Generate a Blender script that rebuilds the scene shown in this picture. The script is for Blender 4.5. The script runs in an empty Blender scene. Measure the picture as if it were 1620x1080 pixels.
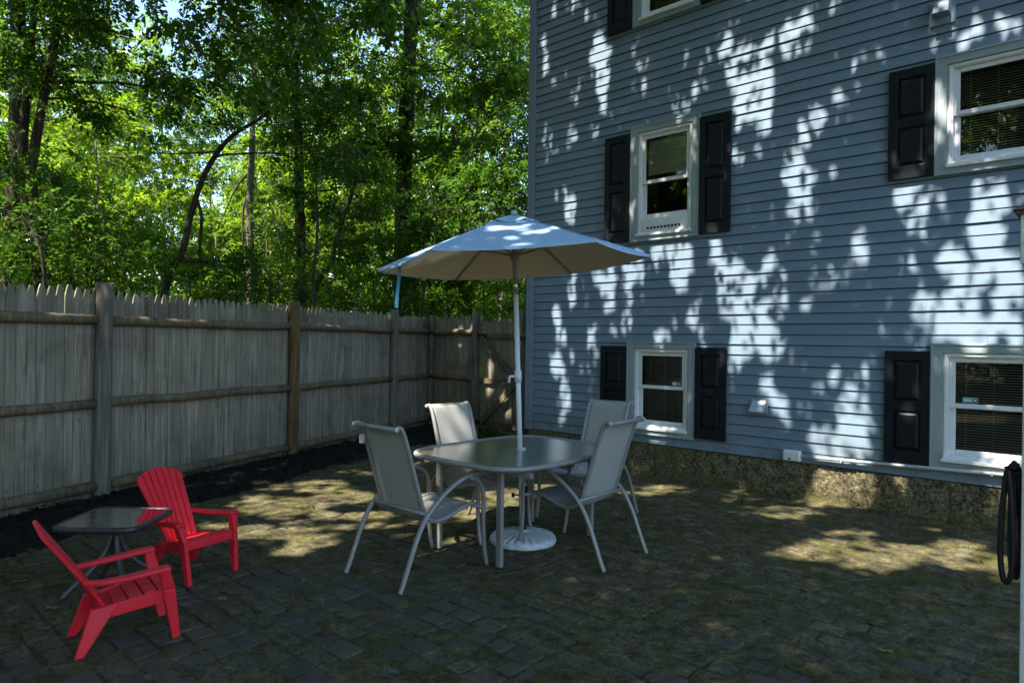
SKY_STRENGTH, SUN_STRENGTH, EXPOSURE = .125, 5.0, 1.9
import bpy, math, random
import numpy as np
from mathutils import Vector, Matrix, Euler

random.seed(7)
RNG = np.random.default_rng(11)
scene = bpy.context.scene
COL = scene.collection
PI = math.pi

# ------------------------------------------------------------------ camera geometry
F_PX, CX, CY = 1080.0, 810.0, 540.3
ROLL = math.atan(.013)
CAM = Vector((0.0, -7.07, 1.57))
TH = math.atan(1180 / 1080.0)
R_AX = Vector((math.sin(TH), math.cos(TH), 0))
F_AX = Vector((-math.cos(TH), math.sin(TH), 0))
UP = Vector((0, 0, 1))


def ray(x, y):
    u, v = x - CX, y - CY
    c, s = math.cos(ROLL), math.sin(ROLL)
    return R_AX * ((c * u + s * v) / F_PX) + F_AX + UP * (-(-s * u + c * v) / F_PX)


def at(x, y, z):
    """the point a given depth from the photographer in a given direction"""
    return CAM + ray(x, y) * z


def on_wall(x, y, wy=0.0):
    d = ray(x, y)
    return CAM + d * ((wy - CAM.y) / d.y)


def on_ground(x, y, gz=0.0):
    d = ray(x, y)
    return CAM + d * ((gz - CAM.z) / d.z)


# ------------------------------------------------------------------ object helpers
def link(o, parent=None):
    COL.objects.link(o)
    if parent is not None:
        o.parent = parent
    return o


def tag(o, label=None, cat=None, group=None, kind=None):
    if label: o['label'] = label
    if cat: o['category'] = cat
    if group: o['group'] = group
    if kind: o['kind'] = kind
    return o


def thing(name, label, cat, loc=(0, 0, 0), rz=0.0, group=None):
    o = bpy.data.objects.new(name, None)
    o.empty_display_size = .1
    link(o)
    o.location = loc
    o.rotation_euler = (0, 0, rz)
    return tag(o, label, cat, group)


def copy_tree(o, parent=None):
    c = o.copy()
    link(c, parent)
    for ch in list(o.children):
        copy_tree(ch, c)
    return c


class MB:
    """collects shapes and links them as one mesh object"""

    def __init__(s):
        s.v, s.f, s.m, s.sm = [], [], [], []
        s.cur, s.smooth = 0, False

    def add(s, verts, faces):
        b = len(s.v)
        s.v.extend([tuple(p) for p in verts])
        for f in faces:
            s.f.append(tuple(b + i for i in f))
            s.m.append(s.cur)
            s.sm.append(s.smooth)
        return s

    def box(s, lo, hi, rot=None, c=None):
        x0, y0, z0 = lo
        x1, y1, z1 = hi
        P = [(x0, y0, z0), (x1, y0, z0), (x1, y1, z0), (x0, y1, z0), (x0, y0, z1), (x1, y0, z1), (x1, y1, z1), (x0, y1, z1)]
        if rot is not None:
            cc = Vector(c) if c is not None else Vector(((x0 + x1) / 2, (y0 + y1) / 2, (z0 + z1) / 2))
            P = [tuple(cc + rot @ (Vector(p) - cc)) for p in P]
        return s.add(P, [(0, 3, 2, 1), (4, 5, 6, 7), (0, 1, 5, 4), (1, 2, 6, 5), (2, 3, 7, 6), (3, 0, 4, 7)])

    def hull8(s, P):
        """8 corners: bottom ring then top ring"""
        return s.add(P, [(0, 3, 2, 1), (4, 5, 6, 7), (0, 1, 5, 4), (1, 2, 6, 5), (2, 3, 7, 6), (3, 0, 4, 7)])

    def beam(s, a, b, w, h, up=(0, 0, 1)):
        a, b = Vector(a), Vector(b)
        d = (b - a).normalized()
        u = Vector(up)
        if abs(d.dot(u)) > .99: u = Vector((1, 0, 0))
        sx = d.cross(u).normalized() * (w / 2)
        sz = sx.cross(d).normalized() * (h / 2)
        return s.hull8([a - sx - sz, a + sx - sz, b + sx - sz, b - sx - sz, a - sx + sz, a + sx + sz, b + sx + sz, b - sx + sz])

    def tube(s, pts, rad, n=10, caps=True, flat=1.0, up=None):
        pts = [Vector(p) for p in pts]
        if not hasattr(rad, '__len__'): rad = [rad] * len(pts)
        V = []
        prev = None
        for i, p in enumerate(pts):
            d = (pts[min(i + 1, len(pts) - 1)] - pts[max(i - 1, 0)]).normalized()
            if prev is None:
                u = Vector(up) if up is not None else (Vector((0, 0, 1)) if abs(d.z) < .9 else Vector((1, 0, 0)))
            else:
                u = prev
            x = d.cross(u)
            if x.length < 1e-5: x = d.cross(Vector((0, 1, .3)))
            x.normalize()
            y = x.cross(d).normalized()
            prev = y
            for k in range(n):
                a = 2 * PI * k / n
                V.append(p + (x * math.cos(a) + y * math.sin(a) * flat) * rad[i])
        Fc = []
        for i in range(len(pts) - 1):
            for k in range(n):
                Fc.append((i * n + k, i * n + (k + 1) % n, (i + 1) * n + (k + 1) % n, (i + 1) * n + k))
        if caps:
            Fc.append(tuple(range(n - 1, -1, -1)))
            Fc.append(tuple((len(pts) - 1) * n + k for k in range(n)))
        return s.add(V, Fc)

    def lathe(s, prof, n=32, c=(0, 0, 0)):
        V, Fc = [], []
        for r, z in prof:
            for k in range(n):
                a = 2 * PI * k / n
                V.append((c[0] + r * math.cos(a), c[1] + r * math.sin(a), c[2] + z))
        for i in range(len(prof) - 1):
            for k in range(n):
                Fc.append((i * n + k, i * n + (k + 1) % n, (i + 1) * n + (k + 1) % n, (i + 1) * n + k))
        Fc.append(tuple(range(n - 1, -1, -1)))
        Fc.append(tuple((len(prof) - 1) * n + k for k in range(n)))
        return s.add(V, Fc)

    def prism(s, poly, z0, z1):
        n = len(poly)
        V = [(p[0], p[1], z0) for p in poly] + [(p[0], p[1], z1) for p in poly]
        Fc = [tuple(range(n - 1, -1, -1)), tuple(range(n, 2 * n))]
        for k in range(n):
            Fc.append((k, (k + 1) % n, n + (k + 1) % n, n + k))
        return s.add(V, Fc)

    def grid(s, fn, nu, nv):
        V = [fn(i / nu, j / nv) for j in range(nv + 1) for i in range(nu + 1)]
        Fc = [(j * (nu + 1) + i, j * (nu + 1) + i + 1, (j + 1) * (nu + 1) + i + 1, (j + 1) * (nu + 1) + i) for j in range(nv) for i in range(nu)]
        return s.add(V, Fc)

    def build(s, name, mats, parent=None, origin=(0, 0, 0), bevel=0.0, seg=2, solid=0.0, smooth=None):
        me = bpy.data.meshes.new(name)
        o0 = Vector(origin)
        me.from_pydata([tuple(Vector(p) - o0) for p in s.v], [], s.f)
        if not isinstance(mats, (list, tuple)): mats = [mats]
        for m in mats: me.materials.append(m)
        me.polygons.foreach_set('material_index', s.m)
        me.polygons.foreach_set('use_smooth', s.sm if smooth is None else [smooth] * len(s.f))
        me.update()
        o = bpy.data.objects.new(name, me)
        link(o, parent)
        if solid:
            md = o.modifiers.new('thickness', 'SOLIDIFY'); md.thickness = solid; md.offset = 0
        if bevel:
            md = o.modifiers.new('edge', 'BEVEL'); md.width = bevel; md.segments = seg; md.limit_method = 'ANGLE'; md.angle_limit = .6
            md.harden_normals = False
        return o


def np_mesh(name, V, tris, mats, parent=None, origin=(0, 0, 0), mat_idx=None, smooth=False):
    me = bpy.data.meshes.new(name)
    V = np.asarray(V, dtype=np.float32) - np.asarray(origin, dtype=np.float32)
    tris = np.asarray(tris, dtype=np.int32)
    k = tris.shape[1]
    me.vertices.add(len(V)); me.vertices.foreach_set('co', V.ravel())
    me.loops.add(tris.size); me.loops.foreach_set('vertex_index', tris.ravel())
    me.polygons.add(len(tris))
    me.polygons.foreach_set('loop_start', np.arange(0, tris.size, k, dtype=np.int32))
    if not isinstance(mats, (list, tuple)): mats = [mats]
    for m in mats: me.materials.append(m)
    if mat_idx is not None: me.polygons.foreach_set('material_index', np.asarray(mat_idx, dtype=np.int32))
    if smooth: me.polygons.foreach_set('use_smooth', np.ones(len(tris), dtype=bool))
    me.update(calc_edges=True)
    o = bpy.data.objects.new(name, me)
    return link(o, parent)


# ------------------------------------------------------------------ materials
class NT:
    def __init__(s, name):
        s.mat = bpy.data.materials.new(name)
        s.mat.use_nodes = True
        s.t = s.mat.node_tree
        s.t.nodes.clear()
        s.out = s.n('ShaderNodeOutputMaterial')

    def n(s, typ, **kw):
        nd = s.t.nodes.new(typ)
        for k, v in kw.items():
            if k in nd.inputs.keys() if isinstance(k, str) else False:
                nd.inputs[k].default_value = v
            else:
                setattr(nd, k, v)
        return nd

    def l(s, a, b):
        s.t.links.new(a, b)

    def coord(s, kind='Object', scale=(1, 1, 1)):
        tc = s.n('ShaderNodeTexCoord')
        mp = s.n('ShaderNodeMapping')
        mp.inputs['Scale'].default_value = scale
        s.l(tc.outputs[kind], mp.inputs['Vector'])
        return mp.outputs[0]

    def noise(s, vec, scale, detail=4, rough=.55, dist=0.0):
        nd = s.n('ShaderNodeTexNoise')
        nd.inputs['Scale'].default_value = scale
        nd.inputs['Detail'].default_value = detail
        nd.inputs['Roughness'].default_value = rough
        nd.inputs['Distortion'].default_value = dist
        if vec is not None: s.l(vec, nd.inputs['Vector'])
        return nd.outputs[0]

    def ramp(s, fac, stops):
        nd = s.n('ShaderNodeValToRGB')
        e = nd.color_ramp.elements
        while len(e) < len(stops): e.new(.5)
        for i, (p, c) in enumerate(stops):
            e[i].position = p
            e[i].color = (c[0], c[1], c[2], 1) if hasattr(c, '__len__') else (c, c, c, 1)
        s.l(fac, nd.inputs[0])
        return nd.outputs[0]

    def mix(s, fac, a, b, mode='MIX'):
        nd = s.n('ShaderNodeMix', data_type='RGBA', blend_type=mode)
        for sock, v in ((nd.inputs[0], fac), (nd.inputs[6], a), (nd.inputs[7], b)):
            if hasattr(v, 'is_output'): s.l(v, sock)
            elif hasattr(v, '__len__'): sock.default_value = (v[0], v[1], v[2], 1)
            else: sock.default_value = v
        return nd.outputs[2]

    def math(s, op, a, b=None, clamp=False):
        nd = s.n('ShaderNodeMath', operation=op)
        nd.use_clamp = clamp
        for sock, v in ((nd.inputs[0], a), (nd.inputs[1], b)):
            if v is None: continue
            if hasattr(v, 'is_output'): s.l(v, sock)
            else: sock.default_value = v
        return nd.outputs[0]

    def rnd(s):
        return s.n('ShaderNodeNewGeometry').outputs['Random Per Island']

    def bump(s, h, strength=.3, dist=.01):
        nd = s.n('ShaderNodeBump')
        nd.inputs['Strength'].default_value = strength
        nd.inputs['Distance'].default_value = dist
        s.l(h, nd.inputs['Height'])
        return nd.outputs[0]

    def pbr(s, col, rough=.6, metal=0.0, nrm=None, spec=.5, trans=0.0):
        p = s.n('ShaderNodeBsdfPrincipled')
        for sock, v in ((p.inputs['Base Color'], col), (p.inputs['Roughness'], rough)):
            if hasattr(v, 'is_output'): s.l(v, sock)
            elif hasattr(v, '__len__'): sock.default_value = (v[0], v[1], v[2], 1)
            else: sock.default_value = v
        p.inputs['Metallic'].default_value = metal
        p.inputs['Specular IOR Level'].default_value = spec
        if nrm is not None: s.l(nrm, p.inputs['Normal'])
        s.l(p.outputs[0], s.out.inputs[0])
        return p

    def hsv(s, col, h=.5, sat=1.0, val=1.0):
        nd = s.n('ShaderNodeHueSaturation')
        for k, v in (('Hue', h), ('Saturation', sat), ('Value', val), ('Color', col)):
            if hasattr(v, 'is_output'): s.l(v, nd.inputs[k])
            elif hasattr(v, '__len__'): nd.inputs[k].default_value = (v[0], v[1], v[2], 1)
            else: nd.inputs[k].default_value = v
        return nd.outputs[0]

    def mr(s, v, a, b, c, d):
        nd = s.n('ShaderNodeMapRange')
        s.l(v, nd.inputs[0])
        for i, x in enumerate((a, b, c, d)): nd.inputs[i + 1].default_value = x
        return nd.outputs[0]


def m_plain(name, col, rough=.5, metal=0.0, var=.12, nscale=30, bump=.0, spec=.5):
    m = NT(name)
    v = m.coord()
    n1 = m.noise(v, nscale, 4)
    n2 = m.noise(v, nscale * .13, 3)
    f = m.math('MULTIPLY', n1, n2)
    c = m.mix(m.mr(f, .1, .45, 0, 1), tuple(x * (1 - var) for x in col), tuple(min(1, x * (1 + var)) for x in col))
    r = m.mr(n2, .3, .7, max(.05, rough - .08), min(1, rough + .1))
    m.pbr(c, r, metal, m.bump(n1, bump, .004) if bump else None, spec)
    return m.mat


def m_siding(name, base, stain):
    m = NT(name)
    v = m.coord()
    big = m.noise(v, .7, 4)
    streak = m.noise(m.coord(scale=(9, 1, 1.1)), 1.0, 5, .6)
    grain = m.noise(m.coord(scale=(2.2, 1, 34)), 6, 4, .6)
    saw = m.noise(m.coord(scale=(160, 1, 5)), 1.0, 2)
    c = m.mix(m.mr(big, .35, .65, 0, 1), tuple(x * .93 for x in base), tuple(x * 1.05 for x in base))
    c = m.mix(m.mr(streak, .52, .78, 0, .35), c, stain)
    c = m.mix(m.mr(m.rnd(), 0, 1, 0, .14), c, tuple(x * .8 for x in base))
    spot = m.noise(v, 38, 2)
    c = m.mix(m.mr(spot, .70, .76, 0, .35), c, tuple(x * .6 for x in stain))
    tc = m.n('ShaderNodeTexCoord'); sp = m.n('ShaderNodeSeparateXYZ'); m.l(tc.outputs['Object'], sp.inputs[0])
    splash = m.math('MULTIPLY', m.mr(sp.outputs[2], .42, .85, 1, 0), m.mr(m.noise(v, 5, 6, .7), .42, .66, 0, .7), True)
    c = m.mix(splash, c, (.13, .135, .10))
    h = m.math('ADD', m.math('MULTIPLY', grain, .5), m.math('MULTIPLY', saw, .5))
    m.pbr(c, .62, 0, m.bump(h, .22, .004), .35)
    return m.mat


def m_wood(name, stops, green=.0, rough=.85, per=.35, zfade=True):
    """weathered timber with vertical grain; green algae near the ends by height"""
    m = NT(name)
    g = m.noise(m.coord(scale=(13, 13, .8)), 2.2, 6, .62, .4)
    fine = m.noise(m.coord(scale=(150, 150, 3.2)), 1.0, 4, .6)
    blot = m.noise(m.coord(), 2.3, 5, .6)
    knots = m.n('ShaderNodeTexVoronoi'); knots.inputs['Scale'].default_value = 3.4
    m.l(m.coord(scale=(3, 3, .9)), knots.inputs['Vector'])
    kn = m.mr(knots.outputs['Distance'], .035, .085, 1, 0)
    c = m.ramp(m.math('ADD', m.math('MULTIPLY', g, .62), m.math('MULTIPLY', fine, .38)), stops)
    c = m.mix(m.mr(m.rnd(), 0, 1, 0, per), c, tuple(x * .5 for x in stops[-1][1]))
    c = m.mix(m.mr(blot, .5, .72, 0, .45), c, tuple(x * .55 for x in stops[0][1]))
    c = m.mix(m.math('MULTIPLY', kn, .75), c, (.035, .028, .022))
    if green:
        tc = m.n('ShaderNodeTexCoord')
        sp = m.n('ShaderNodeSeparateXYZ'); m.l(tc.outputs['Object'], sp.inputs[0])
        lowf = m.mr(sp.outputs[2], .05, .75, 1, 0)
        hi = m.mr(sp.outputs[2], 1.55, 1.75, 0, .8)
        gm = m.math('MULTIPLY', m.math('ADD', lowf, hi), m.mr(m.noise(m.coord(scale=(7, 7, 2)), 1.2, 5, .65), .38, .68, 0, 1), True)
        c = m.mix(m.math('MULTIPLY', gm, green), c, (.075, .085, .038))
    m.pbr(c, rough, 0, m.bump(m.math('ADD', g, m.math('MULTIPLY', fine, .7)), .55, .006), .2)
    return m.mat


def m_leaf(name, col, tr, var=.35, hue=.05, gloss=.12, tw=.5):
    m = NT(name)
    r = m.rnd()
    big = m.noise(m.coord(), .9, 3)
    val = m.math('ADD', m.mr(r, 0, 1, 1 - var, 1 + var), m.mr(big, .3, .7, -.2, .2))
    w = m.n('ShaderNodeTexWhiteNoise', noise_dimensions='1D'); m.l(r, w.inputs['W'])
    hh = m.mr(w.outputs[0], 0, 1, .5 - hue, .5 + hue * .6)
    c = m.hsv(col, hh, 1.0, val)
    t = m.hsv(tr, hh, 1.0, val)
    d = m.n('ShaderNodeBsdfDiffuse'); m.l(c, d.inputs[0])
    tl = m.n('ShaderNodeBsdfTranslucent'); m.l(t, tl.inputs[0])
    mx = m.n('ShaderNodeMixShader'); mx.inputs[0].default_value = tw
    m.l(d.outputs[0], mx.inputs[1]); m.l(tl.outputs[0], mx.inputs[2])
    gl = m.n('ShaderNodeBsdfGlossy'); gl.inputs['Roughness'].default_value = .42; gl.inputs[0].default_value = (.8, .85, .8, 1)
    fr = m.n('ShaderNodeFresnel'); fr.inputs[0].default_value = 1.4
    m2 = m.n('ShaderNodeMixShader')
    m.l(m.math('MULTIPLY', fr.outputs[0], gloss * 6, True), m2.inputs[0])
    m.l(mx.outputs[0], m2.inputs[1]); m.l(gl.outputs[0], m2.inputs[2])
    m.l(m2.outputs[0], m.out.inputs[0])
    return m.mat


def m_bark(name, a, b):
    m = NT(name)
    g = m.noise(m.coord(scale=(14, 14, 2.2)), 1.6, 6, .65, .6)
    bl = m.noise(m.coord(), 3, 4)
    c = m.mix(m.mr(g, .35, .65, 0, 1), a, b)
    c = m.mix(m.mr(bl, .55, .75, 0, .6), c, (.05, .06, .028))
    m.pbr(c, .9, 0, m.bump(g, .8, .02), .15)
    return m.mat


def m_glass(name, tint, rough=.0, body=.0, bodycol=(.2, .22, .2), wav=0.0, fr=1.0):
    """thin pane: clear through, reflecting more at grazing angles"""
    m = NT(name)
    t = m.n('ShaderNodeBsdfTransparent'); t.inputs[0].default_value = (*tint, 1)
    g = m.n('ShaderNodeBsdfGlossy'); g.inputs['Roughness'].default_value = rough
    nrm = None
    if wav:
        nrm = m.bump(m.noise(m.coord(), wav, 2), .12, .01)
        m.l(nrm, g.inputs['Normal'])
    f = m.n('ShaderNodeFresnel'); f.inputs[0].default_value = 1.55
    mx = m.n('ShaderNodeMixShader')
    m.l(m.math('MULTIPLY', f.outputs[0], fr, True), mx.inputs[0])
    base = t.outputs[0]
    if body:
        d = m.n('ShaderNodeBsdfDiffuse'); d.inputs[0].default_value = (*bodycol, 1)
        mb = m.n('ShaderNodeMixShader'); mb.inputs[0].default_value = body
        m.l(t.outputs[0], mb.inputs[1]); m.l(d.outputs[0], mb.inputs[2])
        base = mb.outputs[0]
    m.l(base, mx.inputs[1]); m.l(g.outputs[0], mx.inputs[2])
    m.l(mx.outputs[0], m.out.inputs[0])
    return m.mat
# ================================================================== MATERIALS IN USE
SIDE_BLUE = (.178, .255, .342)
M = {}
M['siding'] = m_siding('painted_clapboard', SIDE_BLUE, (.27, .30, .31))
M['corner'] = m_siding('painted_corner_board', (.20, .265, .34), (.34, .35, .35))
M['casing'] = m_siding('painted_casing', (.31, .375, .40), (.22, .26, .25))
M['vinyl'] = m_plain('white_vinyl', (.74, .77, .79), .35, var=.04)
M['shutter'] = m_plain('black_shutter', (.010, .0125, .018), .42, var=.25, nscale=12, bump=.1, spec=.22)
M['dark'] = m_plain('dark_room', (.05, .045, .04), .9)
M['glass'] = m_glass('window_glass', (.86, .89, .87), .0, wav=1.4, fr=1.35)
M['blind'] = m_plain('blind_slat', (.88, .86, .80), .5, var=.05)
M['sticker'] = m_plain('sticker_teal', (.22, .42, .42), .5)
M['sticker_dark'] = m_plain('sticker_navy', (.02, .03, .08), .5)
M['galv'] = m_plain('galvanised_metal', (.42, .47, .52), .38, .55, var=.1)
M['pvc'] = m_plain('grey_conduit', (.42, .47, .50), .45)
M['shingle'] = m_plain('roof_shingle', (.06, .06, .065), .9, var=.4, nscale=18, bump=.5)
M['wood'] = m_wood('weathered_picket', [(.33, (.075, .066, .052)), (.46, (.27, .24, .19)), (.62, (.47, .43, .345))], .7, per=.8)
M['rail'] = m_wood('weathered_rail', [(.3, (.045, .036, .021)), (.48, (.14, .115, .070)), (.65, (.27, .23, .155))], .3, per=.2)
M['post_grey'] = m_wood('grey_post', [(.3, (.06, .058, .055)), (.5, (.155, .142, .12)), (.66, (.30, .28, .235))], .35, per=.0)
M['post_brown'] = m_wood('brown_post', [(.3, (.045, .028, .012)), (.5, (.15, .095, .045)), (.66, (.26, .185, .11))], .1, per=.0)
M['iron'] = m_plain('black_iron', (.012, .012, .013), .5, .4)


def m_foundation():
    m = NT('mottled_concrete')
    v = m.coord()
    a = m.noise(v, 7, 7, .68)
    b = m.noise(v, 34, 5, .7)
    d = m.noise(v, 1.5, 4)
    e = m.noise(v, 90, 3)
    c = m.ramp(m.math('ADD', m.math('MULTIPLY', a, .4), m.math('MULTIPLY', b, .6)),
               [(.37, (.020, .019, .014)), (.45, (.08, .072, .046)), (.53, (.19, .17, .105)), (.66, (.42, .37, .23))])
    c = m.mix(m.mr(d, .45, .7, 0, .6), c, (.14, .12, .045))
    tc = m.n('ShaderNodeTexCoord'); sp = m.n('ShaderNodeSeparateXYZ'); m.l(tc.outputs['Object'], sp.inputs[0])
    low = m.math('MULTIPLY', m.mr(sp.outputs[2], .0, .17, .9, 0), m.mr(a, .35, .6, 0, 1), True)
    c = m.mix(low, c, (.10, .105, .022))
    m.pbr(c, .95, 0, m.bump(m.math('ADD', b, e), .9, .02), .1)
    return m.mat


M['found'] = m_foundation()

# ================================================================== THE HOUSE
HX0, HX1, HTOP, HDEEP = -6.17, 3.2, 8.25, 9.0
CBX = -6.075
ROW = .1075
Z_SID = .39
# name, casing rect x0 x1 z0 z1, shutters at (x0,x1) pairs, shutter z range
WINS = [
    dict(k='A', x0=-4.530, x1=-3.633, z0=2.785, z1=4.160, sh=[(-4.902, -4.534), (-3.629, -3.262)], sz=(2.795, 4.100), meet=3.485),
    dict(k='B', x0=-4.548, x1=-3.655, z0=.492, z1=1.582, sh=[(-4.930, -4.552), (-3.651, -3.282)], sz=(.515, 1.532), meet=1.055),
    dict(k='C', x0=-1.348, x1=-.452, z0=3.095, z1=4.146, sh=[(-1.722, -1.352), (-.448, -.078)], sz=(3.105, 4.108), meet=3.630),
    dict(k='D', x0=-1.356, x1=-.456, z0=.502, z1=1.598, sh=[(-1.728, -1.360), (-.452, -.084)], sz=(.506, 1.530), meet=1.058),
    dict(k='E', x0=-4.524, x1=-3.645, z0=5.366, z1=6.75, sh=[(-4.892, -4.528), (-3.641, -3.275)], sz=(5.37, 6.68), meet=6.06),
    dict(k='F', x0=-1.348, x1=-.452, z0=5.70, z1=6.75, sh=[(-1.722, -1.352), (-.448, -.078)], sz=(5.71, 6.70), meet=6.2),
]
CW = .088
for w in WINS:
    w['o'] = (w['x0'] + CW, w['x1'] - CW, w['z0'] + .075, w['z1'] - .078)

house = thing('house', 'blue-grey clapboard house with black shutters on a low mottled concrete foundation', 'house', (HX0, 0, 0))
HO = (HX0, 0, 0)


def siding_piece(mb, xa, xb, za, zb, zr, pj=0, ph=0):
    """a clapboard piece: slanted face, thick lower edge"""
    def y(z): return -.016 + (z - zr) / ROW * .011
    top = zb > zr + ROW - .003
    if top: zb -= .0085
    def wv(x): return pj + .0012 * math.sin(x * 2.9 + ph) + .0007 * math.sin(x * 7.1 + ph * 2)
    wa_, wb_ = wv(xa), wv(xb)
    sa_, sb_ = (.0013 * math.sin(xa * 1.7 + ph), .0013 * math.sin(xb * 1.7 + ph)) if abs(za - zr) < .004 else (0, 0)
    P = [(xa, y(za) + wa_, za + sa_), (xb, y(za) + wb_, za + sb_), (xb, y(zb) + wb_, zb), (xa, y(zb) + wa_, zb), (xa, .004, za), (xb, .004, za), (xa, .004, zb), (xb, .004, zb)]
    mb.add(P, [(0, 1, 2, 3), (4, 5, 1, 0), (1, 5, 7, 2), (4, 0, 3, 6), (3, 2, 7, 6)])


rs = random.Random(3)
mb = MB()
k = 0
while Z_SID + k * ROW < HTOP:
    za = Z_SID + k * ROW
    zb = za + ROW
    x = CBX + .003
    first = True
    while x < HX1:
        xe = min(HX1, x + (rs.uniform(1.2, 3.6) if first else rs.uniform(2.6, 3.7)))
        first = False
        segs = [(x, xe - .0015, za, zb)]
        for w in WINS:
            o = w['o']
            ns = []
            for (a, b, c, d) in segs:
                if d <= o[2] or c >= o[3] or b <= o[0] or a >= o[1]:
                    ns.append((a, b, c, d)); continue
                if a < o[0]: ns.append((a, o[0], c, d))
                if b > o[1]: ns.append((o[1], b, c, d))
                a2, b2 = max(a, o[0]), min(b, o[1])
                if c < o[2]: ns.append((a2, b2, c, o[2]))
                if d > o[3]: ns.append((a2, b2, o[3], d))
            segs = ns
        jit = rs.uniform(-.002, .002); pj = rs.uniform(-.0025, .0015); ph = rs.uniform(0, 6)
        for (a, b, c, d) in segs:
            
            nn_ = max(1, int((b - a) / .3))
            for q_ in range(nn_):
                xa_, xb_ = a + (b - a) * q_ / nn_, a + (b - a) * (q_ + 1) / nn_
                siding_piece(mb, xa_, xb_, c, d, za + jit, pj, ph)
        x = xe
    k += 1
# gable side clapboards (faces the gate)
k = 0
while Z_SID + k * ROW < HTOP:
    za = Z_SID + k * ROW
    P = []
    for yy in (.0, HDEEP):
        P += [(HX0 - .019 + .012, yy + (.1 if yy == 0 else 0), za), (HX0 + .009, yy + (.1 if yy == 0 else 0), za + ROW)]
    mb.add([P[0], P[2], P[3], P[1]], [(0, 1, 2, 3)])
    k += 1
mb.build('clapboard_siding', M['siding'], house, HO)
mb = MB()      # sheathing behind the boards, coloured dark to deepen the shadow lines
xs = sorted([CBX - .05, HX1] + [w['o'][0] for w in WINS if w['k'] in 'BD'] + [w['o'][1] for w in WINS if w['k'] in 'BD'])
for (xa, xb) in zip(xs[:-1], xs[1:]):
    zz = [.379, HTOP]
    for w in WINS:
        if w['o'][0] < (xa + xb) / 2 < w['o'][1]: zz += [w['o'][2], w['o'][3]]
    zz.sort()
    for (a, b) in zip(zz[0::2], zz[1::2]):
        mb.box((xa, .0045, a), (xb, .012, b))
mb.build('sheathing', M['dark'], house, HO)

mb = MB()
mb.box((HX0, -.034, .378), (CBX, .0, HTOP))
mb.box((HX0 - .02, -.034, .378), (HX0 - .001, .098, HTOP))
mb.build('corner_board', M['corner'], house, HO, bevel=.003)

mb = MB()
for (xa, xb) in ((HX0 + .02, -4.19), (-4.186, -3.66), (-3.655, -1.22), (-1.216, HX1)): mb.box((xa, .012 + .002 * math.sin(xa), -.6), (xb, .25, .378))
mb.box((HX0 + .02, .25, -.6), (HX0 + .2, HDEEP, .378))
def ff(u, v):
    x = -6.1 + u * (HX1 + 6.1); z = -.12 + v * .495
    jo = min(abs(x + 4.188), abs(x + 3.657), abs(x + 1.218))
    d = .0065 * math.sin(x * 11 + 3 * math.sin(z * 14)) * math.sin(z * 19 + 2 * math.sin(x * 7)) + rs.uniform(-.0035, .0035) + (.012 if jo < .012 else 0)
    return (x, -.004 + d, z)
mb.smooth = True
mb.grid(ff, 620, 34)
mb.build('foundation', M['found'], house, HO)
mb = MB()   # the dark inside: floor, back and side walls
mb.box((HX0 + .05, .26, .30), (HX1, HDEEP, .385))
mb.box((HX0 + .05, HDEEP, .30), (HX1, HDEEP + .1, HTOP))
mb.box((HX1, -.0, .0), (HX1 + .1, HDEEP, HTOP))
mb.box((HX0 + .03, .1, .386), (HX0 + .10, HDEEP, HTOP))
for z in (2.55, 5.05): mb.box((HX0 + .101, .16, z), (HX1 - .001, HDEEP - .001, z + .15))
for x in (-2.6,): mb.box((x, .16, .386), (x + .1, HDEEP - .002, HTOP))
mb.build('inner_walls', M['dark'], house, HO)
mb = MB()
mb.add([(HX0 - .3, -.35, HTOP), (HX1 + .3, -.35, HTOP), (HX1 + .3, HDEEP + .35, HTOP), (HX0 - .3, HDEEP + .35, HTOP),
        (HX0 - .3, HDEEP / 2, HTOP + 3), (HX1 + .3, HDEEP / 2, HTOP + 3)],
       [(0, 3, 2, 1), (0, 1, 5, 4), (3, 4, 5, 2), (0, 4, 3), (1, 2, 5)])
mb.build('roof', M['shingle'], house, HO)


def frame_ring(mb, x0, x1, z0, z1, w, y0, y1, wb=None, wt=None):
    wb = wb or w; wt = wt or w
    mb.box((x0, y0, z0), (x0 + w, y1, z1))
    mb.box((x1 - w, y0, z0), (x1, y1, z1))
    mb.box((x0 + w, y0, z0), (x1 - w, y1, z0 + wb))
    mb.box((x0 + w, y0, z1 - wt), (x1 - w, y1, z1))


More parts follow.
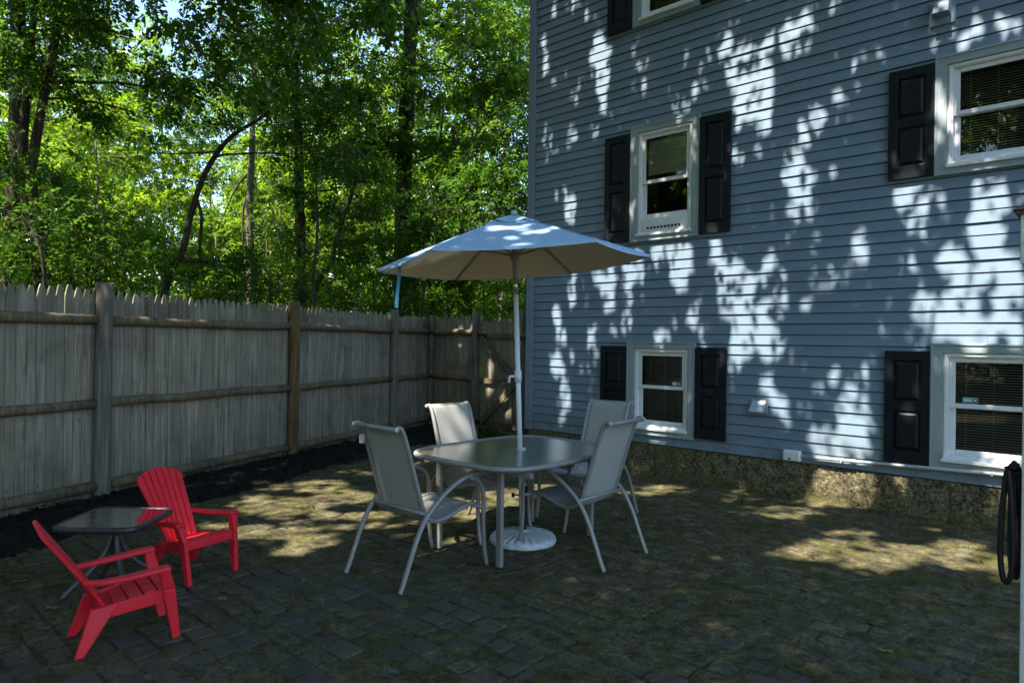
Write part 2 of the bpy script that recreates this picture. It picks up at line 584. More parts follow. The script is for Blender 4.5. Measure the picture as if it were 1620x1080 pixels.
def window(w):
    k = w['k']
    x0, x1, z0, z1 = w['o']
    mb = MB()
    X0, X1, Z0, Z1 = w['x0'], w['x1'], w['z0'], w['z1']
    mb.box((X0, -.036, Z0), (x0, .02, Z1)); mb.box((x1, -.036, Z0), (X1, .02, Z1))
    mb.box((x0, -.036, z1), (x1, .02, Z1)); mb.box((x0, -.036, Z0), (x1, .02, z0))
    # small back-band round the casing
    frame_ring(mb, X0 - .004, X1 + .004, Z0 - .004, Z1 + .004, .018, -.045, -.0365)
    cas = mb.build('window', M['casing'], house, HO, bevel=.003)
    mb = MB()
    frame_ring(mb, x0 + .001, x1 - .001, z0 + .001, z1 - .001, .045, -.016, .07, .04, .04)
    frame_ring(mb, x0 + .012, x1 - .012, z0 + .012, z1 - .012, .02, -.024, -.0165)
    mb.build('frame', M['vinyl'], cas, HO, bevel=.003)
    mb = MB()
    mb.box((x0 - .002, -.058, z0 - .018), (x1 + .002, -.0005, z0 + .012))
    mb.build('sill', M['vinyl'], cas, HO, bevel=.004)
    zm = w['meet']
    a0, a1 = x0 + .047, x1 - .047
    mb = MB()
    frame_ring(mb, a0, a1, zm - .02, z1 - .042, .045, .004, .032, .04, .04)
    mb.build('upper_sash', M['vinyl'], cas, HO, bevel=.004)
    lift = .155 if k == 'A' else 0
    mb = MB()
    frame_ring(mb, a0, a1, z0 + .042 + lift, zm + .015 + lift * .15, .045, .034, .062, .05, .04)
    mb.build('lower_sash', M['vinyl'], cas, HO, bevel=.004)
    for (za, zb, yy) in ((zm + .02, z1 - .082, .018), (z0 + .092 + lift, zm - .025 + lift * .15, .048)):
        mb = MB()
        mb.add([(a0 + .04, yy, za - .004), (a1 - .04, yy, za - .004), (a1 - .04, yy, zb + .004), (a0 + .04, yy, zb + .004)], [(0, 1, 2, 3)])
        mb.build('pane', M['glass'], cas, HO)
    # venetian blind
    zb0 = zm + .13 if k == 'A' else z0 + .06
    zt = z1 - .05
    mb = MB()
    sp = .0225
    n = int((zt - zb0) / sp)
    tilt = {'A': 1.1, 'B': .30, 'C': .55, 'D': .30, 'E': .8, 'F': .8}[k]
    for i in range(n):
        zc = zb0 + i * sp
        sag = .0015 * math.sin(i * 1.7)
        hw = .0125 if k == 'A' else .0108
        for (s0, s1, e0, e1) in ((-1, 0, 0, .002), (0, 1, .002, 0)):
            mb.add([(a0 + .03, .105 + s0 * hw * math.cos(tilt), zc + s0 * hw * math.sin(tilt) + e0 + sag),
                    (a1 - .03, .105 + s0 * hw * math.cos(tilt), zc + s0 * hw * math.sin(tilt) + e0 - sag),
                    (a1 - .03, .105 + s1 * hw * math.cos(tilt), zc + s1 * hw * math.sin(tilt) + e1 - sag),
                    (a0 + .03, .105 + s1 * hw * math.cos(tilt), zc + s1 * hw * math.sin(tilt) + e1 + sag)], [(0, 1, 2, 3)])
    for fx in (.18, .5, .82):
        xx = a0 + (a1 - a0) * fx
        mb.box((xx - .0015, .090, zb0 - .01), (xx + .0015, .0925, zt))
    mb.box((a0 + .03, .092, zb0 - .028), (a1 - .03, .118, zb0 - .016))
    mb.build('blind', M['blind'], cas, HO)
    # window sticker with a round emblem at the lower corner of the upper pane
    if k in 'ABD':
        sx = a0 + .10 if k == 'D' else a1 - .175
        mb = MB()
        mb.box((sx, .0145, zm + .032), (sx + .115, .0165, zm + .075))
        mb.cur = 1
        mb.lathe([(.017, 0), (.017, .001)], 16)
        b = len(mb.v) - 32
        for i in range(b, len(mb.v)):
            p = mb.v[i]; mb.v[i] = (sx + .094 + p[0], .0138 + p[2] * .2, zm + .0535 + p[1])
        mb.cur = 2
        mb.box((sx + .012, .0140, zm + .047), (sx + .062, .0143, zm + .057))
        mb.lathe([(.009, 0), (.009, .001)], 12)
        for i in range(len(mb.v) - 24, len(mb.v)):
            p = mb.v[i]; mb.v[i] = (sx + .094 + p[0], .0133 + p[2] * .2, zm + .0535 + p[1])
        mb.build('sticker', [M['sticker'], M['sticker_dark'], M['vinyl']], cas, HO)
    return cas


for w in WINS: window(w)


def shutter(x0, x1, z0, z1):
    mb = MB()
    yb, yf = -.02, -.05
    st = .072
    zm = (z0 + z1) / 2 + .01
    mb.box((x0, yf, z0), (x0 + st, yb, z1)); mb.box((x1 - st, yf, z0), (x1, yb, z1))
    for (a, b) in ((z0, z0 + .115), (zm - .045, zm + .045), (z1 - .085, z1)):
        mb.box((x0 + st, yf, a), (x1 - st, yb, b))
    body = mb.build('shutter', M['shutter'], house, HO, bevel=.004)
    for (a, b) in ((z0 + .115, zm - .045), (zm + .045, z1 - .085)):
        mb = MB()
        i0, i1 = x0 + st, x1 - st
        e, d = .010, .036
        y1, y2 = -.030, -.047
        P = [(i0, y1, a), (i1, y1, a), (i1, y1, b), (i0, y1, b),
             (i0 + e, y1, a + e), (i1 - e, y1, a + e), (i1 - e, y1, b - e), (i0 + e, y1, b - e),
             (i0 + d, y2, a + d), (i1 - d, y2, a + d), (i1 - d, y2, b - d), (i0 + d, y2, b - d)]
        Fc = []
        for r0 in (0, 4):
            for j in range(4): Fc.append((r0 + j, r0 + (j + 1) % 4, r0 + 4 + (j + 1) % 4, r0 + 4 + j))
        Fc.append((8, 9, 10, 11))
        mb.add(P, Fc)
        mb.build('raised_panel', M['shutter'], body, HO)
    return body


for w in WINS:
    for (a, b) in w['sh']: shutter(a, b, *w['sz'])

# exhaust hood high on the wall
mb = MB()
mb.box((-1.405, -.034, 4.435), (-1.205, -.012, 4.655))
mb.hull8([(-1.375, -.035, 4.50), (-1.235, -.035, 4.50), (-1.235, -.034, 4.64), (-1.375, -.034, 4.64),
          (-1.365, -.125, 4.515), (-1.245, -.125, 4.515), (-1.245, -.07, 4.635), (-1.365, -.07, 4.635)])
mb.build('exhaust_hood', M['corner'], house, HO, bevel=.003)
# dryer vent low on the wall
mb = MB()
mb.box((-3.0, -.03, .845), (-2.83, -.012, 1.0))
b = [(-2.99, -.031, .86), (-2.84, -.031, .86), (-2.84, -.031, .995), (-2.99, -.031, .995)]
mb.add([(-2.985, -.032, .985), (-2.845, -.032, .985), (-2.835, -.12, .875), (-2.995, -.12, .875), (-2.985, -.032, .872), (-2.845, -.032, .872), (-2.835, -.12, .866), (-2.995, -.12, .866)],
       [(0, 3, 2, 1), (3, 7, 6, 2), (0, 4, 7, 3), (1, 2, 6, 5)])
mb.build('dryer_vent', M['galv'], house, HO, bevel=.002)
# service box and conduit just above the foundation
mb = MB()
mb.box((-2.645, -.085, .402), (-2.475, -.016, .508))
mb.build('junction_box', M['vinyl'], house, HO, bevel=.014, seg=3)
mb = MB()
mb.box((-2.59, -.0875, .418), (-2.566, -.0855, .434))
mb.build('box_latch', M['iron'], house, HO)
mb = MB(); mb.smooth = True
mb.tube([(-2.475, -.05, .456), (-1.6, -.052, .482), (-.7, -.052, .509), (1.0, -.052, .55)], .0155, 12)
mb.tube([(-2.02, -.05, .470), (-1.97, -.051, .4715)], .0195, 12)
for x, z in ((-2.1, .467), (-1.45, .486), (-.9, .503)):
    mb.smooth = False
    mb.box((x, -.068, z - .0165), (x + .014, -.014, z + .0175))
mb.build('conduit', M['pvc'], house, HO)

# fan set in the raised first-floor window
wa = [w for w in WINS if w['k'] == 'A'][0]
x0, x1, z0, z1 = wa['o']
fan = thing('window_fan', 'white vented fan unit wedged under the raised lower sash of the middle window', 'window fan', ((x0 + x1) / 2, 0, z0 + .04))
FO = ((x0 + x1) / 2, 0, z0 + .04)
mb = MB()
mb.box((x0 + .05, -.012, z0 + .043), (x1 - .05, .12, z0 + .192))
mb.build('housing', M['vinyl'], fan, FO, bevel=.008)
mb = MB()
nn = 10
for i in range(nn):
    xa = x0 + .13 + i * (x1 - x0 - .26) / nn
    mb.box((xa, -.016, z0 + .062), (xa + .028, -.0125, z0 + .088))
mb.build('grille', M['iron'], fan, FO)

# ================================================================== GROUND
def m_forest():
    m = NT('forest_floor')
    v = m.coord()
    a = m.noise(v, 1.4, 6, .65); b = m.noise(v, 14, 5, .7)
    c = m.ramp(m.math('ADD', m.math('MULTIPLY', a, .5), m.math('MULTIPLY', b, .5)),
               [(.35, (.02, .017, .010)), (.5, (.06, .05, .028)), (.62, (.06, .085, .02)), (.75, (.11, .12, .04))])
    m.pbr(c, 1, 0, m.bump(b, .8, .05), .1)
    return m.mat


mb = MB()
mb.add([(-260, -260, -.09), (260, -260, -.09), (260, 260, -.09), (-260, 260, -.09)], [(0, 1, 2, 3)])
gr = mb.build('ground', m_forest())
gr['kind'] = 'structure'


def soil_layer(m, v):
    """washed-in soil, lichen scabs and moss shared by the stones and the joints between them"""
    a = m.noise(v, 9, 7, .72)
    b = m.noise(v, 42, 5, .75)
    g = m.noise(v, 170, 3, .7)
    mixd = m.math('ADD', m.math('ADD', m.math('MULTIPLY', a, .42), m.math('MULTIPLY', b, .38)), m.math('MULTIPLY', g, .20))
    soil = m.ramp(mixd, [(.38, (.036, .031, .022)), (.47, (.088, .076, .048)), (.54, (.158, .141, .074)), (.65, (.31, .278, .150))])
    moss = m.ramp(mixd, [(.40, (.020, .023, .006)), (.50, (.060, .066, .013)), (.62, (.135, .135, .03))])
    mf = m.math('MULTIPLY', m.mr(m.noise(v, 1.7, 6, .72), .47, .60, 0, 1), m.mr(b, .40, .55, .1, .55), True)
    c = m.mix(mf, soil, moss)
    fl = m.n('ShaderNodeTexVoronoi'); fl.inputs['Scale'].default_value = 46; m.l(v, fl.inputs['Vector'])
    sp = m.n('ShaderNodeSeparateColor'); m.l(fl.outputs['Color'], sp.inputs[0])
    fm = m.math('MULTIPLY', m.mr(fl.outputs['Distance'], .10, .22, 1, 0), m.mr(sp.outputs[0], .80, .86, 0, 1))
    c = m.mix(m.math('MULTIPLY', fm, .7), c, m.mix(m.mr(sp.outputs[1], .4, .6, 0, 1), (.035, .026, .016), (.30, .26, .19)))
    h = m.math('ADD', m.math('ADD', b, m.math('MULTIPLY', g, .6)), m.math('MULTIPLY', a, 1.2))
    return c, h


def m_paver():
    m = NT('old_concrete_paver')
    v = m.coord()
    r = m.rnd()
    big = m.noise(v, .55, 5, .62)
    mid = m.noise(v, 3.6, 7, .70)
    fine = m.noise(v, 60, 4, .7)
    grit = m.noise(v, 210, 2, .6)
    c = m.mix(r, (.082, .073, .060), (.122, .110, .090))
    c = m.mix(m.mr(fine, .35, .7, 0, .55), c, (.045, .045, .046))
    c = m.mix(m.mr(grit, .58, .70, 0, .6), c, (.21, .205, .19))
    tc = m.n('ShaderNodeTexCoord'); sp = m.n('ShaderNodeSeparateXYZ'); m.l(tc.outputs['Object'], sp.inputs[0])
    near = m.mr(sp.outputs[1], -4.9, -2.8, 0, 1)
    left = m.mr(sp.outputs[0], -6.3, -4.6, 1, 0)
    rt = m.mr(sp.outputs[0], -2.2, -.2, 0, .8)
    edge = m.math('MAXIMUM', m.math('MAXIMUM', near, left), rt)
    lim = m.math('SUBTRACT', .535, m.math('MULTIPLY', edge, .10))
    f = m.math('MULTIPLY', m.math('SUBTRACT', m.math('ADD', m.math('MULTIPLY', big, .45), m.math('MULTIPLY', mid, .55)), lim), 9.0)
    soil = m.math('ADD', f, .5, True)
    sc, h2 = soil_layer(m, v)
    c = m.mix(soil, c, sc)
    ef = m.n('ShaderNodeTexNoise'); ef.inputs['Scale'].default_value = 3.4; ef.inputs['Detail'].default_value = 10
    ef.inputs['Roughness'].default_value = .74; ef.inputs['Distortion'].default_value = 1.5; m.l(v, ef.inputs['Vector'])
    c = m.mix(m.mr(ef.outputs[0], .60, .65, 0, .55), c, (.23, .215, .175))
    m.pbr(c, .93, 0, m.bump(m.math('ADD', h2, grit), .7, .014), .12)
    return m.mat


def m_moss():
    m = NT('joint_moss_and_soil')
    v = m.coord()
    c, h = soil_layer(m, v)
    gr = m.ramp(m.noise(v, 60, 4, .75), [(.35, (.020, .024, .006)), (.52, (.066, .082, .013)), (.68, (.13, .15, .024))])
    c = m.mix(m.mr(m.noise(v, 3.1, 5, .65), .46, .62, 0, .5), c, gr)
    m.pbr(c, 1, 0, m.bump(h, 1.0, .02), .1)
    return m.mat


# moss bed: finely uneven sheet under the stones
PX0, PX1, PY0, PY1 = -7.9, 3.2, -12.0, .012
nx, ny = 420, 450


def hnoise(x, y):
    return (np.sin(x * 9.1 + 2.3 * np.sin(y * 7.3)) * np.sin(y * 8.7 + 1.9 * np.sin(x * 6.1)) * .5 + np.sin(x * 23 + y * 17) * np.sin(y * 29 - x * 11) * .3)


gx, gy = np.meshgrid(np.linspace(PX0, PX1, nx), np.linspace(PY0, PY1, ny))
far_ = np.clip(np.maximum(np.maximum((gy + 4.6) / 2.2, (-4.9 - gx) / 1.4), (gx + 1.9) / 1.6), 0, 1)
gz = -.0006 + .0100 * hnoise(gx, gy) + .007 * hnoise(gx * .31 + 2, gy * .29) + .0028 * RNG.standard_normal(gx.shape) + .0048 * far_
gz += np.clip((gy + .16) / .16, 0, 1) * (.012 + .02 * np.clip((gx + 4.5) / 4, 0, 1))       # soil washed up against the wall
gz = np.minimum(gz, .045)
V = np.stack([gx, gy, gz], -1).reshape(-1, 3)
ii = (np.arange(ny - 1)[:, None] * nx + np.arange(nx - 1)[None, :]).reshape(-1)
Q = np.stack([ii, ii + 1, ii + nx + 1, ii + nx], -1)
ob = np_mesh('moss_bed', V, Q, m_moss(), smooth=True)
ob['kind'] = 'structure'

# tumbled pavers in two sizes, courses parallel to the house
pv, pf = [], []
y = PY0
rp = random.Random(21)
row = 0
while y < -.10:
    dy = rp.choice([.136, .142, .147])
    x = PX0 + rp.uniform(0, .2)
    while x < PX1:
        dx = rp.choice([.14, .185, .185, .115, .20])
        gap = rp.uniform(.010, .019)
        # leave the mulch bed free
        edge_x = -6.15 - (y + 5.9) * .36 if y > -5.9 else -6.15 - (y + 5.9) * .30
        if x > edge_x + rp.uniform(-.05, .1) or y < -7.5 and x > -5.4:
            cx, cy = x + dx / 2, y + dy / 2
            hx, hy = dx / 2 - gap / 2, dy / 2 - gap / 2
            zt = .004 + rp.uniform(-.007, .006)
            tx, ty = rp.uniform(-.03, .03), rp.uniform(-.03, .03)
            ang = rp.uniform(-.03, .03)
            ca, sa = math.cos(ang), math.sin(ang)
            b0 = len(pv)
            rings = []
            for (inset, dz) in ((0, -.045), (.001, -.007), (.006, -.0018), (.018, 0)):
                ring = []
                for (sx, sy) in ((-1, -.55), (-.55, -1), (.55, -1), (1, -.55), (1, .55), (.55, 1), (-.55, 1), (-1, .55)):
                    # chamfered corners, slightly ragged sides
                    cut = .011
                    px = sx / abs(sx) * (hx - (cut if abs(sx) < 1 else 0)) - inset * (1 if sx > 0 else -1)
                    py = sy / abs(sy) * (hy - (cut if abs(sy) < 1 else 0)) - inset * (1 if sy > 0 else -1)
                    px += rp.uniform(-.0035, .0035); py += rp.uniform(-.0035, .0035)
                    qx, qy = px * ca - py * sa, px * sa + py * ca
                    ring.append((cx + qx, cy + qy, zt + dz + tx * qx + ty * qy))
                pv.extend(ring)
            for r in range(3):
                for k in range(8):
                    pf.append((b0 + r * 8 + k, b0 + r * 8 + (k + 1) % 8, b0 + r * 8 + 8 + (k + 1) % 8, b0 + r * 8 + 8 + k))
            pf.append(tuple(b0 + 24 + k for k in range(8)))
        x += dx
    y += dy
    row += 1
mb = MB(); mb.v = pv; mb.f = pf; mb.m = [0] * len(pf); mb.sm = [False] * len(pf)
ob = mb.build('patio', m_paver())
ob['kind'] = 'structure'

# ================================================================== FENCES
P1 = Vector((-7.18, -4.92, 0)); P2 = Vector((-8.08, -2.44, 0)); P3 = Vector((-8.98, -.12, 0)); P4 = Vector((-9.44, 1.08, 0))
P0 = P1 + (P1 - P2) * .98; Pm = P0 + (P1 - P2) * .98
rf = random.Random(5)


def post(mb, p, h, r=.073, lean=(0, 0)):
    pts = []
    for i in range(9):
        t = i / 8
        pts.append((p.x + lean[0] * t + .006 * math.sin(t * 5 + p.x), p.y + lean[1] * t + .006 * math.cos(t * 4 + p.y), -.3 + (h + .3) * t))
    rr = [r * (1.03 - .05 * i / 8 + .02 * math.sin(i * 2.1 + p.x * 3)) for i in range(9)]
    pts.append((pts[-1][0], pts[-1][1], h + .008)); rr.append(r * .86)
    mb.smooth = True
    mb.tube(pts, rr, 14)
    for i in (-1, -2): mb.sm[i] = False


def pickets(mb, a, b, nrm, htop=2.02, zlow=.0, off=.0, wob=1.0):
    """a row of pointed stockade boards from a to b, nailed behind the rails"""
    d = (b - a); L = d.length; d.normalize()
    n = max(1, round(L / .0845))
    w = L / n
    hh = 0
    for i in range(n):
        c0 = a + d * (w * i + rf.uniform(.0005, .003)); c1 = a + d * (w * (i + 1) - rf.choice([.003, .004, .005, .009]))
        hh = rf.uniform(-.022, .018) * wob
        th = rf.uniform(.013, .018)
        o = nrm * (off + rf.uniform(-.003, .003))
        zb = zlow + rf.uniform(-.01, .015)
        zt = htop + hh
        sh, sl = zt - rf.uniform(.10, .118), zt
        m = (c0 + c1) / 2
        tw = .0135
        lean = d * rf.uniform(-.004, .004)
        prof = [(c0, zb), (c1, zb), (c1 + lean, sh), (m + (c1 - m) * .70 + lean, sh + (sl - sh) * .62), (m + d * tw + lean, sl), (m - d * tw + lean, sl), (m + (c0 - m) * .70 + lean, sh + (sl - sh) * .62), (c0 + lean, sh)]
        P = [(p.x + o.x, p.y + o.y, z) for p, z in prof] + [(p.x + o.x - nrm.x * th, p.y + o.y - nrm.y * th, z) for p, z in prof]
        Fc = [tuple(range(8)), tuple(range(15, 7, -1))] + [(k, 8 + k, 8 + (k + 1) % 8, (k + 1) % 8) for k in range(8)]
        mb.add(P, Fc)


def rail(mb, a, b, z0, z1, nrm, r=.045, flat=.75):
    pts = []
    for i in range(7):
        t = i / 6
        q = a.lerp(b, t)
        pts.append((q.x, q.y, z0 + (z1 - z0) * t + .012 * math.sin(PI * t) * rf.uniform(-1, 1)))
    mb.smooth = True
    mb.tube(pts, [r * rf.uniform(.94, 1.06) for _ in pts], 12)
    for i in (-1, -2): mb.sm[i] = False


left_fence = thing('stockade_fence', 'long weathered grey picket fence with round posts running beside the woods', 'fence', tuple(P1))
LO = tuple(P1)
seq = [Pm, P0, P1, P2, P3, P4]
d0 = (P2 - P1).normalized()
NL = Vector((d0.y, -d0.x, 0))     # toward the patio
for i in range(5):
    a, b = seq[i], seq[i + 1]
    d = (b - a).normalized()
    n = Vector((d.y, -d.x, 0))
    mb = MB()
    pickets(mb, a + d * .0, b - d * .0, n, 2.03 - .012 * i, -.02, -.055)
    mb.build('picket_panel', M['wood'], left_fence, LO)
    dz = [.0, .0, .0, .0, .0][i]
    for (z, r) in ((1.725, .046), (.935, .046), (.165, .050)):
        mb = MB()
        dr = rf.uniform(-.012, .012)
        rail(mb, a + d * .045 - n * .012, b - d * .045 - n * .012, z + dr, z - dr * .5, n, r)
        mb.build('rail', M['rail'], left_fence, LO)
for i, p in enumerate(seq):
    mb = MB()
    post(mb, p, [2.05, 2.06, 2.065, 2.05, 2.06, 2.02][i], [.073, .073, .075, .073, .073, .06][i])
    ob = mb.build('post', M['post_brown'] if i == 3 else M['post_grey'], left_fence, LO)
    if i == 3: ob['label'] = 'newer brown fence post'

GP = Vector((-8.30, 1.08, 0)); LP = Vector((-7.22, 1.10, 0))
back_fence = thing('back_fence', 'short shaded picket fence between the corner post and the gate', 'fence', tuple(P4))
nb = Vector((0, -1, 0))
mb = MB(); pickets(mb, P4 + Vector((.02, 0, 0)), GP, nb, 2.0, -.02, -.055); mb.build('picket_panel', M['wood'], back_fence, tuple(P4))
for z in (1.715, .925, .165):
    mb = MB(); rail(mb, P4 + Vector((.05, -.01, 0)), GP - Vector((.04, .01, 0)), z, z + .005, nb, .048); mb.build('rail', M['rail'], back_fence, tuple(P4))
mb = MB(); post(mb, GP, 2.06, .075, (.02, 0)); mb.build('post', M['post_grey'], back_fence, tuple(P4))
mb = MB(); post(mb, LP, 2.04, .07); mb.build('post', M['post_grey'], back_fence, tuple(P4))
mb = MB(); rail(mb, LP + Vector((-.06, -.06, 0)), Vector((HX0 - .03, 1.05, 0)), 1.66, 1.66, nb, .046); mb.build('rail', M['rail'], back_fence, tuple(P4))
mb = MB(); pickets(mb, LP, Vector((HX0 - .03, 1.10, 0)), nb, 1.98, -.02, -.055); mb.build('picket_panel', M['wood'], back_fence, tuple(P4))

GA, GB = GP + Vector((.10, -.01, 0)), LP - Vector((.09, .01, 0))
gate = thing('gate', 'wooden picket gate with two diagonal braces and black hinges beside the house', 'gate', tuple(GA))
GO = tuple(GA)
mb = MB(); pickets(mb, GA, GB, nb, 1.93, .10, -.045, 1.6); mb.build('picket_panel', M['wood'], gate, GO)
for z in (1.655, .905, .185):
    mb = MB(); mb.box((GA.x, GA.y + .004, z - .045), (GB.x, GA.y + .044, z + .045)); mb.build('rail', M['rail'], gate, GO, bevel=.006)
mb = MB(); mb.beam((GA.x + .05, GA.y - .019, 1.63), (GB.x - .02, GA.y - .019, .93), .04, .10); mb.build('brace', M['rail'], gate, GO, bevel=.005)
mb = MB(); mb.beam((GB.x - .02, GA.y - .019, .89), (GA.x + .07, GA.y - .019, .21), .04, .10); mb.build('brace', M['rail'], gate, GO, bevel=.005)
for z in (1.665, .20):
    mb = MB(); mb.box((GA.x - .1, GA.y - .012, z - .028), (GA.x + .17, GA.y - .0, z + .028)); mb.tube([(GA.x - .02, GA.y - .022, z - .045), (GA.x - .02, GA.y - .022, z + .045)], .014, 10)
    mb.build('hinge', M['iron'], gate, GO)

# ------------------------------------------------------------------ black mulch bed along the fence
def m_mulch():
    m = NT('black_mulch')
    r = m.rnd(); f = m.noise(m.coord(), 60, 3)
    c = m.mix(r, (.006, .0055, .005), (.028, .024, .020))
    c = m.mix(m.mr(f, .6, .75, 0, .4), c, (.05, .04, .03))
    m.pbr(c, .95, 0, m.bump(f, .6, .01), .1)
    return m.mat


bx, by = [], []
nu, nvv = 150, 24
V = []
for i in range(nu + 1):
    t = i / nu
    yy = -9.6 + t * 10.5
    fx = P1.x + (yy - P1.y) * (P2.x - P1.x) / (P2.y - P1.y) - .10
    ex = (-5.90 - (yy + 5.9) * .36 if yy > -5.9 else -5.90 - (yy + 5.9) * .30) + .07 * math.sin(yy * 3.1) + .04 * math.sin(yy * 8.3)
    for j in range(nvv + 1):
        s = j / nvv
        h = -.012 + .105 * math.sin(PI * min(1, s * 1.0) ** .8 if s < 1 else 0) * (1 - .2 * s) + .03 * (1 - s)
        V.append((fx + (ex - fx) * s, yy, h + .016 * math.sin(yy * 13 + s * 9) * math.sin(s * 15 + yy * 5) + RNG.normal(0, .0035)))
V = np.array(V)
ii = (np.arange(nu)[:, None] * (nvv + 1) + np.arange(nvv)[None, :]).reshape(-1)
T = np.concatenate([np.stack([ii, ii + 1, ii + nvv + 2], -1), np.stack([ii, ii + nvv + 2, ii + nvv + 1], -1)])
# loose chips on top
nc = 9000
base = V[RNG.integers(0, len(V), nc)] + RNG.normal(0, .035, (nc, 3)) * (1, 1, .1)
dr = RNG.normal(0, 1, (nc, 3)); dr[:, 2] *= .35; dr /= np.linalg.norm(dr, axis=1)[:, None]
sd = np.cross(dr, RNG.normal(0, 1, (nc, 3))); sd /= np.linalg.norm(sd, axis=1)[:, None]
ln = RNG.uniform(.010, .030, nc)[:, None]; wd = RNG.uniform(.003, .007, nc)[:, None]
base[:, 2] += .006
CV = np.stack([base - dr * ln - sd * wd, base + dr * ln * .9 - sd * wd, base + dr * ln + sd * wd, base - dr * ln * .8 + sd * wd], 1).reshape(-1, 3)
ci = np.arange(nc) * 4 + len(V)
CT = np.concatenate([np.stack([ci, ci + 1, ci + 2], -1), np.stack([ci, ci + 2, ci + 3], -1)])
ob = np_mesh('mulch_bed', np.concatenate([V, CV]), np.concatenate([T, CT]), m_mulch())
ob['kind'] = 'structure'
# ================================================================== FURNITURE
M['alu'] = m_plain('taupe_painted_aluminium', (.27, .265, .265), .42, .15, var=.1, nscale=40)
M['alu_lt'] = m_plain('scuffed_bar_end', (.55, .57, .58), .4, .2)
def m_red():
    m = NT('red_moulded_plastic')
    v = m.coord()
    a = m.noise(v, 5, 4); b = m.noise(v, 28, 5, .7); sc = m.noise(m.coord(scale=(60, 8, 8)), 1.5, 3, .6)
    c = m.mix(m.mr(a, .3, .7, 0, 1), (.70, .014, .028), (.80, .022, .040))
    c = m.mix(m.mr(b, .56, .74, 0, .30), c, (.50, .13, .12))
    c = m.mix(m.mr(sc, .66, .74, 0, .35), c, (.75, .25, .24))
    m.pbr(c, m.mr(b, .3, .7, .36, .6), 0, m.bump(b, .12, .003), .4)
    return m.mat


M['red'] = m_red()
M['white_tube'] = m_plain('white_enamelled_tube', (.66, .72, .78), .3, var=.05)
M['chrome'] = m_plain('steel_tube', (.55, .53, .48), .25, .9)
M['greige'] = m_plain('grey_beige_tube', (.36, .33, .28), .45)
M['leg_grey'] = m_plain('grey_leg_tube', (.075, .08, .085), .4, .3)
M['rubber'] = m_plain('black_rubber', (.012, .012, .013), .55, var=.3)
M['tag'] = m_plain('white_tag', (.7, .7, .68), .6)
M['charcoal'] = m_plain('charcoal_tube', (.045, .047, .05), .4, .3)


def m_sling():
    m = NT('woven_sling_mesh')
    w = m.n('ShaderNodeTexWave', wave_type='BANDS', bands_direction='X'); w.inputs['Scale'].default_value = 27
    w.inputs['Distortion'].default_value = 2.2; w.inputs['Detail'].default_value = 1
    m.l(m.coord(), w.inputs['Vector'])
    w2 = m.n('ShaderNodeTexWave', wave_type='BANDS', bands_direction='Z'); w2.inputs['Scale'].default_value = 38
    w2.inputs['Distortion'].default_value = 1.5
    tc = m.n('ShaderNodeTexCoord'); sx = m.n('ShaderNodeSeparateXYZ'); m.l(tc.outputs['Object'], sx.inputs[0])
    cx_ = m.n('ShaderNodeCombineXYZ'); m.l(m.math('SUBTRACT', sx.outputs[1], sx.outputs[2]), cx_.inputs[2]); m.l(sx.outputs[0], cx_.inputs[0])
    m.l(cx_.outputs[0], w2.inputs['Vector'])
    f = m.math('MULTIPLY', w.outputs[0], w2.outputs[0])
    big = m.noise(m.coord(), 5, 3)
    c = m.mix(f, (.38, .39, .375), (.72, .73, .70))
    c = m.mix(m.mr(big, .4, .7, 0, .2), c, (.30, .30, .26))
    d = m.n('ShaderNodeBsdfDiffuse'); m.l(c, d.inputs[0]); m.l(m.bump(f, .4, .003), d.inputs['Normal'])
    t = m.n('ShaderNodeBsdfTranslucent'); m.l(c, t.inputs[0])
    mx = m.n('ShaderNodeMixShader'); mx.inputs[0].default_value = .22
    m.l(d.outputs[0], mx.inputs[1]); m.l(t.outputs[0], mx.inputs[2])
    m.l(mx.outputs[0], m.out.inputs[0])
    return m.mat


M['sling'] = m_sling()


def cr(pts, n=6):
    """smooth path through points (Catmull-Rom)"""
    P = [Vector(p) for p in pts]
    P = [P[0] * 2 - P[1]] + P + [P[-1] * 2 - P[-2]]
    out = []
    for i in range(1, len(P) - 2):
        for k in range(n):
            t = k / n
            a, b, c, d = P[i - 1], P[i], P[i + 1], P[i + 2]
            out.append(.5 * ((2 * b) + (c - a) * t + (2 * a - 5 * b + 4 * c - d) * t * t + (3 * b - a - 3 * c + d) * t ** 3))
    out.append(P[-2])
    return out


